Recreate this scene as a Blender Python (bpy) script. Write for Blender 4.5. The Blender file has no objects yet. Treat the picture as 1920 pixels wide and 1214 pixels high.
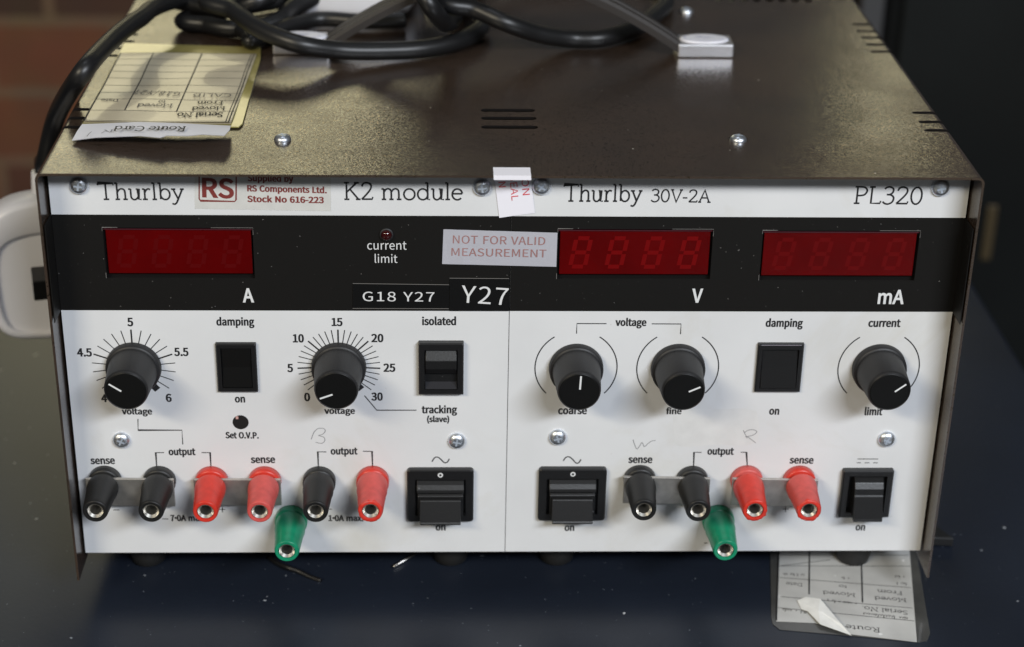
import bpy, math, random
from mathutils import Vector, Matrix
random.seed(7)
S = 0.001                       # the tables below are in millimetres
PI = math.pi
sc = bpy.context.scene
COL = sc.collection

# ------------------------------------------------------------------ camera, world, lamps
cam_d = bpy.data.cameras.new('camera')
cam = bpy.data.objects.new('camera', cam_d); COL.objects.link(cam); sc.camera = cam
cam_d.sensor_width = 36.0; cam_d.lens = 64.03; cam_d.clip_start = 0.02; cam_d.clip_end = 60
PITCH, YAW, ROLL = 0.453541, 0.039605, 0.019023
fw = Vector((math.sin(YAW)*math.cos(PITCH), math.cos(YAW)*math.cos(PITCH), -math.sin(PITCH)))
rt = Vector((math.cos(YAW), -math.sin(YAW), 0)); up = rt.cross(fw)
r2 = math.cos(ROLL)*rt + math.sin(ROLL)*up; u2 = -math.sin(ROLL)*rt + math.cos(ROLL)*up
m = Matrix((r2, u2, -fw)).transposed().to_4x4()
m.translation = Vector((133.06, -569.38, 371.40))*S
cam.matrix_world = m
cam_d.dof.use_dof = True; cam_d.dof.focus_distance = 0.625; cam_d.dof.aperture_fstop = 8.5

w = bpy.data.worlds.new('World'); sc.world = w; w.use_nodes = True
bg = w.node_tree.nodes['Background']; bg.inputs[0].default_value = (0.9, 0.95, 1.0, 1); bg.inputs[1].default_value = 0.065

def area(name, loc, target, sx, sy, power, col):
    d = bpy.data.lights.new(name, 'AREA'); d.shape = 'RECTANGLE'; d.size = sx; d.size_y = sy
    d.energy = power; d.color = col
    o = bpy.data.objects.new(name, d); COL.objects.link(o); o.location = loc
    o.rotation_euler = (Vector(target) - Vector(loc)).to_track_quat('-Z', 'Y').to_euler()
    return o
T0 = (0.155, 0.0, 0.07)
area('ceiling_lamp_cool', (1.15, -1.85, 1.46), T0, 1.2, 0.24, 56, (0.88, 0.93, 1.0))
area('ceiling_lamp_warm', (-1.2, -1.75, 1.46), T0, 1.0, 0.24, 31, (1.0, 0.89, 0.68))
area('ceiling_lamp_overhead', (0.10, 0.25, 2.3), T0, 0.7, 0.2, 3.5, (0.86, 0.92, 1.0))
area('rear_light_low', (-0.42, 2.7, 1.04), T0, 0.84, 0.36, 2.8, (1.0, 0.90, 0.54))  # unseen warm light behind, placed to reflect in the cover
area('rear_light_middle', (-0.95, 2.7, 1.385), T0, 0.9, 0.18, 0.8, (1.0, 0.96, 0.72))  # upper unseen lights, added for the sheen on the worktop
area('rear_light_high', (-0.95, 2.7, 1.75), T0, 0.9, 0.36, 0.9, (0.98, 0.97, 0.82))
area('lamp_strip_back', (0.97, 2.7, 1.06), T0, 0.10, 0.30, 0.33, (1.0, 0.90, 0.55))
vs = sc.view_settings
vs.view_transform = 'Standard'; vs.look = 'None'; vs.exposure = 0; vs.gamma = 1; vs.use_curve_mapping = False
sc.render.engine = 'CYCLES'; sc.cycles.max_bounces = 8; sc.cycles.use_denoising = True

# ------------------------------------------------------------------ materials
def newmat(name):
    mt = bpy.data.materials.new(name); mt.use_nodes = True
    nt = mt.node_tree; return mt, nt, nt.nodes['Principled BSDF']
def plain(name, col, rough=0.5, metal=0.0, spec=0.5, coat=0.0, bump=0.0, bscale=800, var=0.0, vscale=60):
    mt, nt, b = newmat(name)
    b.inputs['Base Color'].default_value = (*col, 1); b.inputs['Roughness'].default_value = rough
    b.inputs['Metallic'].default_value = metal; b.inputs['Specular IOR Level'].default_value = spec
    b.inputs['Coat Weight'].default_value = coat
    tc = nt.nodes.new('ShaderNodeTexCoord')
    if var > 0:
        n = nt.nodes.new('ShaderNodeTexNoise'); n.inputs['Scale'].default_value = vscale; n.inputs['Detail'].default_value = 6
        r = nt.nodes.new('ShaderNodeValToRGB')
        r.color_ramp.elements[0].position = 0.32; r.color_ramp.elements[1].position = 0.68
        r.color_ramp.elements[0].color = (*[c*(1-var) for c in col], 1)
        r.color_ramp.elements[1].color = (*[min(1, c*(1+var)) for c in col], 1)
        nt.links.new(tc.outputs['Object'], n.inputs['Vector']); nt.links.new(n.outputs['Fac'], r.inputs['Fac'])
        nt.links.new(r.outputs['Color'], b.inputs['Base Color'])
    if bump > 0:
        n = nt.nodes.new('ShaderNodeTexNoise'); n.inputs['Scale'].default_value = bscale; n.inputs['Detail'].default_value = 3
        bp = nt.nodes.new('ShaderNodeBump'); bp.inputs['Strength'].default_value = bump; bp.inputs['Distance'].default_value = 0.0003
        nt.links.new(tc.outputs['Object'], n.inputs['Vector']); nt.links.new(n.outputs['Fac'], bp.inputs['Height'])
        nt.links.new(bp.outputs['Normal'], b.inputs['Normal'])
    return mt
def specks(mt, specs):
    """Scatter small specks of dust over a material: (scale, share, size, colour)."""
    nt = mt.node_tree; b = nt.nodes['Principled BSDF']
    tc = nt.nodes.new('ShaderNodeTexCoord')
    for scale, share, size, col in specs:
        v = nt.nodes.new('ShaderNodeTexVoronoi'); v.inputs['Scale'].default_value = scale
        nz = nt.nodes.new('ShaderNodeTexNoise'); nz.inputs['Scale'].default_value = scale*2.5
        mx = nt.nodes.new('ShaderNodeMix'); mx.data_type = 'VECTOR'; mx.inputs[0].default_value = 0.12/ max(1, scale/400)
        mp = nt.nodes.new('ShaderNodeVectorMath'); mp.operation = 'SCALE'; mp.inputs['Scale'].default_value = 0.35/scale
        ad = nt.nodes.new('ShaderNodeVectorMath'); ad.operation = 'ADD'
        nt.links.new(tc.outputs['Object'], nz.inputs['Vector']); nt.links.new(nz.outputs['Color'], mp.inputs[0])
        nt.links.new(tc.outputs['Object'], ad.inputs[0]); nt.links.new(mp.outputs[0], ad.inputs[1])
        nt.links.new(ad.outputs[0], v.inputs['Vector'])
        lt = nt.nodes.new('ShaderNodeMath'); lt.operation = 'LESS_THAN'; lt.inputs[1].default_value = size
        nt.links.new(v.outputs['Distance'], lt.inputs[0])
        sx = nt.nodes.new('ShaderNodeSeparateColor'); nt.links.new(v.outputs['Color'], sx.inputs[0])
        l2 = nt.nodes.new('ShaderNodeMath'); l2.operation = 'LESS_THAN'; l2.inputs[1].default_value = share
        nt.links.new(sx.outputs[0], l2.inputs[0])
        mu = nt.nodes.new('ShaderNodeMath'); mu.operation = 'MULTIPLY'
        nt.links.new(lt.outputs[0], mu.inputs[0]); nt.links.new(l2.outputs[0], mu.inputs[1])
        m2 = nt.nodes.new('ShaderNodeMath'); m2.operation = 'MULTIPLY'
        nt.links.new(mu.outputs[0], m2.inputs[0]); nt.links.new(sx.outputs[1], m2.inputs[1])
        mc = nt.nodes.new('ShaderNodeMix'); mc.data_type = 'RGBA'
        nt.links.new(m2.outputs[0], mc.inputs[0])
        old = b.inputs['Base Color']
        if old.links: nt.links.new(old.links[0].from_socket, mc.inputs[6])
        else: mc.inputs[6].default_value = old.default_value
        mc.inputs[7].default_value = (*col, 1)
        nt.links.new(mc.outputs[2], old)
    return mt

def hammered():
    mt, nt, b = newmat('hammered_bronze_paint')
    tc = nt.nodes.new('ShaderNodeTexCoord')
    n = nt.nodes.new('ShaderNodeTexNoise'); n.inputs['Scale'].default_value = 22; n.inputs['Detail'].default_value = 5
    r = nt.nodes.new('ShaderNodeValToRGB'); r.color_ramp.elements[0].position = .35; r.color_ramp.elements[1].position = .7
    r.color_ramp.elements[0].color = (0.031, 0.0215, 0.0165, 1); r.color_ramp.elements[1].color = (0.048, 0.031, 0.021, 1)
    nt.links.new(tc.outputs['Object'], n.inputs['Vector']); nt.links.new(n.outputs['Fac'], r.inputs['Fac'])
    nt.links.new(r.outputs['Color'], b.inputs['Base Color'])
    b.inputs['Metallic'].default_value = 0.0; b.inputs['Specular IOR Level'].default_value = 0.75
    # metallic flakes: every cell of a fine voronoi leans its own way
    v = nt.nodes.new('ShaderNodeTexVoronoi'); v.inputs['Scale'].default_value = 2300
    nt.links.new(tc.outputs['Object'], v.inputs['Vector'])
    sub = nt.nodes.new('ShaderNodeVectorMath'); sub.operation = 'SUBTRACT'; sub.inputs[1].default_value = (.5, .5, .5)
    nt.links.new(v.outputs['Color'], sub.inputs[0])
    scl = nt.nodes.new('ShaderNodeVectorMath'); scl.operation = 'SCALE'; scl.inputs['Scale'].default_value = 0.085
    nt.links.new(sub.outputs[0], scl.inputs[0])
    geo = nt.nodes.new('ShaderNodeNewGeometry')
    add = nt.nodes.new('ShaderNodeVectorMath'); add.operation = 'ADD'
    nt.links.new(geo.outputs['Normal'], add.inputs[0]); nt.links.new(scl.outputs[0], add.inputs[1])
    nrm = nt.nodes.new('ShaderNodeVectorMath'); nrm.operation = 'NORMALIZE'; nt.links.new(add.outputs[0], nrm.inputs[0])
    nt.links.new(nrm.outputs[0], b.inputs['Normal'])
    n2 = nt.nodes.new('ShaderNodeTexNoise'); n2.inputs['Scale'].default_value = 35; n2.inputs['Detail'].default_value = 8
    mr = nt.nodes.new('ShaderNodeMapRange'); mr.inputs[1].default_value = .3; mr.inputs[2].default_value = .7
    mr.inputs[3].default_value = .17; mr.inputs[4].default_value = .27
    nt.links.new(tc.outputs['Object'], n2.inputs['Vector']); nt.links.new(n2.outputs['Fac'], mr.inputs[0])
    nt.links.new(mr.outputs[0], b.inputs['Roughness'])
    b.inputs['Coat Weight'].default_value = 0.25; b.inputs['Coat Roughness'].default_value = 0.2
    sc_ = nt.nodes.new('ShaderNodeSeparateColor'); nt.links.new(v.outputs['Color'], sc_.inputs[0])
    gt = nt.nodes.new('ShaderNodeMath'); gt.operation = 'GREATER_THAN'; gt.inputs[1].default_value = .94; nt.links.new(sc_.outputs[2], gt.inputs[0])
    fm = nt.nodes.new('ShaderNodeMix'); fm.data_type = 'RGBA'; fm.inputs[7].default_value = (.15, .115, .075, 1)
    nt.links.new(gt.outputs[0], fm.inputs[0]); nt.links.new(r.outputs['Color'], fm.inputs[6]); nt.links.new(fm.outputs[2], b.inputs['Base Color'])
    nt.links.new(gt.outputs[0], b.inputs['Metallic'])
    return mt
M = {}
M['cover'] = specks(hammered(), [(330, 0.03, 0.10, (.5, .48, .42))])
M['panel'] = specks(plain('off_white_panel_paint', (0.70, 0.71, 0.725), 0.42, var=0.045, vscale=24), [(420, 0.012, 0.13, (.25, .2, .17)), (160, 0.010, 0.06, (.5, .12, .12))])
def grime(mt, col, scale, lo, hi, amt):
    nt = mt.node_tree; b = nt.nodes['Principled BSDF']; tc = nt.nodes.new('ShaderNodeTexCoord')
    n = nt.nodes.new('ShaderNodeTexNoise'); n.inputs['Scale'].default_value = scale; n.inputs['Detail'].default_value = 8; n.inputs['Roughness'].default_value = .65; n.inputs['Distortion'].default_value = .6
    mr = nt.nodes.new('ShaderNodeMapRange'); mr.inputs[1].default_value = lo; mr.inputs[2].default_value = hi; mr.inputs[3].default_value = 0; mr.inputs[4].default_value = amt
    mx = nt.nodes.new('ShaderNodeMix'); mx.data_type = 'RGBA'; mx.inputs[7].default_value = (*col, 1)
    nt.links.new(tc.outputs['Object'], n.inputs['Vector']); nt.links.new(n.outputs['Fac'], mr.inputs[0]); nt.links.new(mr.outputs[0], mx.inputs[0])
    nt.links.new(b.inputs['Base Color'].links[0].from_socket, mx.inputs[6]); nt.links.new(mx.outputs[2], b.inputs['Base Color'])
    return mt
grime(M['panel'], (.55, .52, .44), 16, .56, .78, .55)
M['band'] = specks(plain('black_panel_print', (0.0085, 0.008, 0.0075), 0.5, spec=0.2), [(300, 0.07, 0.075, (.55, .53, .5)), (520, 0.06, 0.13, (.4, .38, .36)), (900, 0.06, 0.16, (.16, .155, .15))])
M['ink'] = plain('black_ink', (0.014, 0.014, 0.016), 0.55)
M['white_ink'] = plain('white_ink', (0.72, 0.73, 0.74), 0.5)
M['pencil'] = plain('pencil_lead', (0.24, 0.24, 0.25), 0.6)
M['black_plastic'] = specks(plain('black_plastic', (0.009, 0.009, 0.0095), 0.36, bump=0.10, bscale=1500), [(600, 0.03, 0.13, (.25, .25, .25))])
M['knob_plastic'] = specks(plain('matt_black_knob_plastic', (0.014, 0.014, 0.015), 0.5, bump=0.12, bscale=1200), [(600, 0.03, 0.12, (.25, .25, .25))])
M['knob_cap'] = plain('gloss_black_cap', (0.005, 0.005, 0.005), 0.42, spec=0.25)
M['red'] = plain('red_plastic', (0.60, 0.036, 0.022), 0.34, var=0.10, vscale=300)
M['red_faded'] = plain('faded_red_plastic', (0.58, 0.085, 0.075), 0.45, var=0.12, vscale=300)
M['green'] = plain('green_plastic', (0.008, 0.24, 0.125), 0.34, var=0.12, vscale=250)
M['black_post'] = plain('black_post_plastic', (0.009, 0.009, 0.009), 0.46, bump=0.15, bscale=1500)
M['nickel'] = plain('nickel_plate', (0.74, 0.72, 0.67), 0.36, metal=1.0)
M['hole'] = plain('socket_dark', (0.006, 0.006, 0.006), 0.6)
M['zinc'] = plain('zinc_screw', (0.74, 0.78, 0.84), 0.38, metal=1.0, bump=0.25, bscale=900)
M['plate'] = plain('dull_steel_link', (0.52, 0.50, 0.47), 0.5, metal=1.0, bump=0.05, bscale=400, var=.15, vscale=250)
M['window'] = plain('red_filter', (0.086, 0.0005, 0.0008), 0.2, spec=0.2, var=.12, vscale=70)
DIG = [plain('red_segment', (r_, 0.0015, 0.002), 0.3, spec=0.2) for r_ in (.090, .150, .112)]
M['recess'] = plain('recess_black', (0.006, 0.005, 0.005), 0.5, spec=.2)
M['pale'] = plain('pale_edge_line', (.22, .21, .2), .4)
M['lens'] = plain('red_lens', (0.03, 0.001, 0.0015), 0.1, coat=0.5)
M['paper'] = plain('white_label_paper', (0.84, 0.83, 0.90), 0.55)
M['foil'] = plain('silver_foil_label', (0.62, 0.62, 0.69), 0.38, metal=0.35, bump=0.25, bscale=260)
M['clear_label'] = plain('faded_clear_label', (0.62, 0.62, 0.60), 0.35, var=.05, vscale=200)
M['maroon'] = plain('maroon_ink', (0.20, 0.035, 0.03), 0.5)
M['red_ink'] = plain('red_ink', (0.65, 0.08, 0.10), 0.5)
M['brown_ink'] = plain('brown_red_ink', (0.34, 0.17, 0.16), 0.5)
M['tape'] = plain('black_embossing_tape', (0.007, 0.007, 0.007), 0.2, spec=0.4)
M['cable'] = plain('black_cable_sheath', (0.008, 0.008, 0.0085), 0.40, bump=0.05, bscale=500)
M['strap'] = plain('grey_brown_strap', (0.032, 0.028, 0.026), 0.55, spec=.3, bump=0.3, bscale=700)
M['chrome'] = plain('brushed_chrome', (0.78, 0.77, 0.79), 0.40, metal=1.0, bump=.05, bscale=400)
M['button'] = plain('white_oval_button', (0.68, 0.68, 0.73), 0.4, var=.06, vscale=600)
M['plug'] = plain('white_plug_plastic', (0.72, 0.72, 0.76), 0.32, bump=.05, bscale=300)
M['rubber'] = plain('black_rubber', (0.012, 0.012, 0.012), 0.6, bump=.2, bscale=700)
M['card'] = plain('yellowed_card', (0.50, 0.445, 0.325), 0.35, coat=0.25, var=.14, vscale=45)
M['flap'] = plain('torn_white_card', (0.74, 0.74, 0.78), 0.6)
M['sleeve'] = plain('aged_laminate', (0.30, 0.26, 0.09), 0.2, coat=0.45, var=.2, vscale=80)
M['grey_card'] = plain('dirty_grey_card', (0.52, 0.52, 0.505), 0.35, coat=0.3, var=.12, vscale=60)
specks(M['grey_card'], [(210, 0.14, 0.16, (.9, .9, .9)), (90, .06, .07, (.5, .28, .15))])
M['grey_sleeve'] = specks(plain('scuffed_laminate', (0.058, 0.058, 0.056), 0.25, coat=0.3, var=.25, vscale=70), [(300, .05, .12, (.4, .4, .4))])
M['ink_soft'] = plain('faded_ink', (0.10, 0.095, 0.09), 0.5)
M['wire_metal'] = plain('bare_metal', (0.55, 0.53, 0.5), 0.25, metal=1.0)
M['table'] = specks(plain('navy_laminate', (0.0120, 0.0162, 0.0265), 0.33, spec=.42, var=.18, vscale=14, bump=.12, bscale=600),
    [(70, 0.30, 0.045, (.5, .52, .55)), (150, 0.20, 0.07, (.42, .45, .5)), (330, .08, .10, (.22, .25, .29)), (620, .10, .14, (.12, .14, .17)), (45, .05, .025, (.55, .12, .1))])

# ------------------------------------------------------------------ mesh helpers
WM = {}
class MB:
    def __init__(s): s.v = []; s.f = []; s.sm = []
    def add(s, vs, fs, smooth=False):
        o = len(s.v); s.v += [tuple(p) for p in vs]
        for f in fs: s.f.append([i+o for i in f]); s.sm.append(smooth)
    def box(s, x0, x1, y0, y1, z0, z1):
        s.add([(x, y, z) for x in (x0, x1) for y in (y0, y1) for z in (z0, z1)],
              [(0, 1, 3, 2), (4, 6, 7, 5), (0, 4, 5, 1), (2, 3, 7, 6), (0, 2, 6, 4), (1, 5, 7, 3)])
    def lathe(s, prof, n=40, axis='-y', at=(0, 0, 0), closed=True):
        """prof = [(distance along the axis, radius)]; sharp steps are kept by repeating points"""
        vs = []; fs = []
        for d, r in prof:
            for k in range(n):
                a = 2*PI*k/n; c, t = r*math.cos(a), r*math.sin(a)
                if axis == '-y': p = (c, -d, t)
                else: p = (c, t, d)
                vs.append((p[0]+at[0], p[1]+at[1], p[2]+at[2]))
        for i in range(len(prof)-1):
            if prof[i] == prof[i+1]: continue
            for k in range(n):
                a, b = i*n+k, i*n+(k+1) % n
                q_ = (a, b, b+n, a+n)
                fs.append(q_ if axis != '-y' else q_[::-1])
        s.add(vs, fs, True)
        if closed:
            last = [(len(prof)-1)*n+k for k in range(n)]
            f = last if axis != '-y' else last[::-1]
            o = len(s.v)-len(vs); s.f.append([i+o for i in f]); s.sm.append(False)
    def prism(s, pts, vec, smooth=False):
        """pts: closed outline of 3-D points, swept by vec (flat caps)"""
        n = len(pts); vs = list(pts)+[tuple(p[i]+vec[i] for i in range(3)) for p in pts]
        s.add(vs, [list(range(n))[::-1], list(range(n, 2*n))])
        s.add(vs, [(k, (k+1) % n, (k+1) % n+n, k+n) for k in range(n)], smooth)
    def tube(s, path, r, n=14, flat=None):
        """round tube along a list of Vectors (parallel transport frame)"""
        P = [Vector(p) for p in path]; vs = []; fs = []
        t0 = (P[1]-P[0]).normalized(); nrm = t0.orthogonal().normalized()
        for i, p in enumerate(P):
            t = (P[min(i+1, len(P)-1)]-P[max(i-1, 0)]).normalized()
            nrm = (nrm - t*nrm.dot(t)).normalized(); bn = t.cross(nrm)
            rr = r[i] if isinstance(r, (list, tuple)) else r
            for k in range(n):
                a = 2*PI*k/n; vs.append(p + nrm*rr*math.cos(a) + bn*rr*math.sin(a))
        for i in range(len(P)-1):
            for k in range(n):
                fs.append((i*n+k, i*n+(k+1) % n, (i+1)*n+(k+1) % n, (i+1)*n+k))
        s.add(vs, fs, True)
        o = len(s.v)-len(vs)
        s.f.append([o+k for k in range(n)][::-1]); s.sm.append(False)
        s.f.append([o+(len(P)-1)*n+k for k in range(n)]); s.sm.append(False)
    def ribbon(s, pts, w, fr):
        """flat stroke of width w along 2-D points; fr maps (a, b) to 3-D"""
        n = len(pts)
        if n < 2: return
        L, R = [], []
        for i in range(n):
            a = pts[max(i-1, 0)]; b = pts[min(i+1, n-1)]
            dx, dy = b[0]-a[0], b[1]-a[1]; l = math.hypot(dx, dy) or 1
            nx, ny = -dy/l, dx/l; k = 1.0
            if 0 < i < n-1:
                ex, ey = pts[i][0]-a[0], pts[i][1]-a[1]; el = math.hypot(ex, ey) or 1
                k = 1/max(.5, abs((-ey/el)*nx+(ex/el)*ny))
            h = w*k/2
            L.append((pts[i][0]+nx*h, pts[i][1]+ny*h)); R.append((pts[i][0]-nx*h, pts[i][1]-ny*h))
        s.add([fr(*p) for p in L+R], [(n+i, n+i+1, i+1, i) for i in range(n-1)])
    def mesh(s, name, mat, bevel=0, seg=2, weld=False):
        me = bpy.data.meshes.new(name)
        me.from_pydata([(p[0]*S, p[1]*S, p[2]*S) for p in s.v], [], s.f)
        me.polygons.foreach_set('use_smooth', s.sm)
        me.materials.append(mat); me.update()
        if bevel or weld:
            import bmesh
            bm = bmesh.new(); bm.from_mesh(me)
            bmesh.ops.remove_doubles(bm, verts=bm.verts, dist=1e-6)
            bmesh.ops.recalc_face_normals(bm, faces=bm.faces)
            if bevel:
                ed = [e for e in bm.edges if len(e.link_faces) == 2 and e.calc_face_angle(0) > 0.5]
                bmesh.ops.bevel(bm, geom=ed, offset=bevel*S, segments=seg, profile=0.5, affect='EDGES', clamp_overlap=True)
            bm.to_mesh(me); bm.free()
        return me
def link(name, me, parent=None, mw=None):
    o = bpy.data.objects.new(name, me); COL.objects.link(o)
    mw = mw if mw is not None else Matrix.Identity(4)
    WM[o.name] = mw
    if parent is not None:
        o.parent = parent; o.matrix_parent_inverse = WM[parent.name].inverted()
    o.matrix_basis = mw
    return o
def at(x, y, z, rot=None):
    t = Matrix.Translation(Vector((x, y, z))*S)
    return t @ rot if rot is not None else t
def thing(name, label, cat, loc=(0, 0, 0), group=None):
    o = link(name, None, None, at(*loc)); return tag(o, label, cat, group)
def tag(o, label, cat, group=None):
    o['label'] = label; o['category'] = cat
    if group: o['group'] = group
    return o
def note(o, label): o['label'] = label; return o
def catmull(pts, k=8, closed=False):
    P = [Vector(p) for p in pts]; out = []
    n = len(P)
    for i in range(n-1):
        a, b, c, d = P[max(i-1, 0)], P[i], P[i+1], P[min(i+2, n-1)]
        for j in range(k):
            t = j/k
            out.append(0.5*((2*b)+(c-a)*t+(2*a-5*b+4*c-d)*t*t+(3*b-a-3*c+d)*t**3))
    out.append(P[-1]); return out
def rrect(x0, x1, z0, z1, r, n=5):
    out = []
    for cx, cz, a0 in ((x1-r, z1-r, 0), (x0+r, z1-r, 90), (x0+r, z0+r, 180), (x1-r, z0+r, 270)):
        for k in range(n+1):
            a = math.radians(a0+90*k/n); out.append((cx+r*math.cos(a), cz+r*math.sin(a)))
    return out

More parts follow.
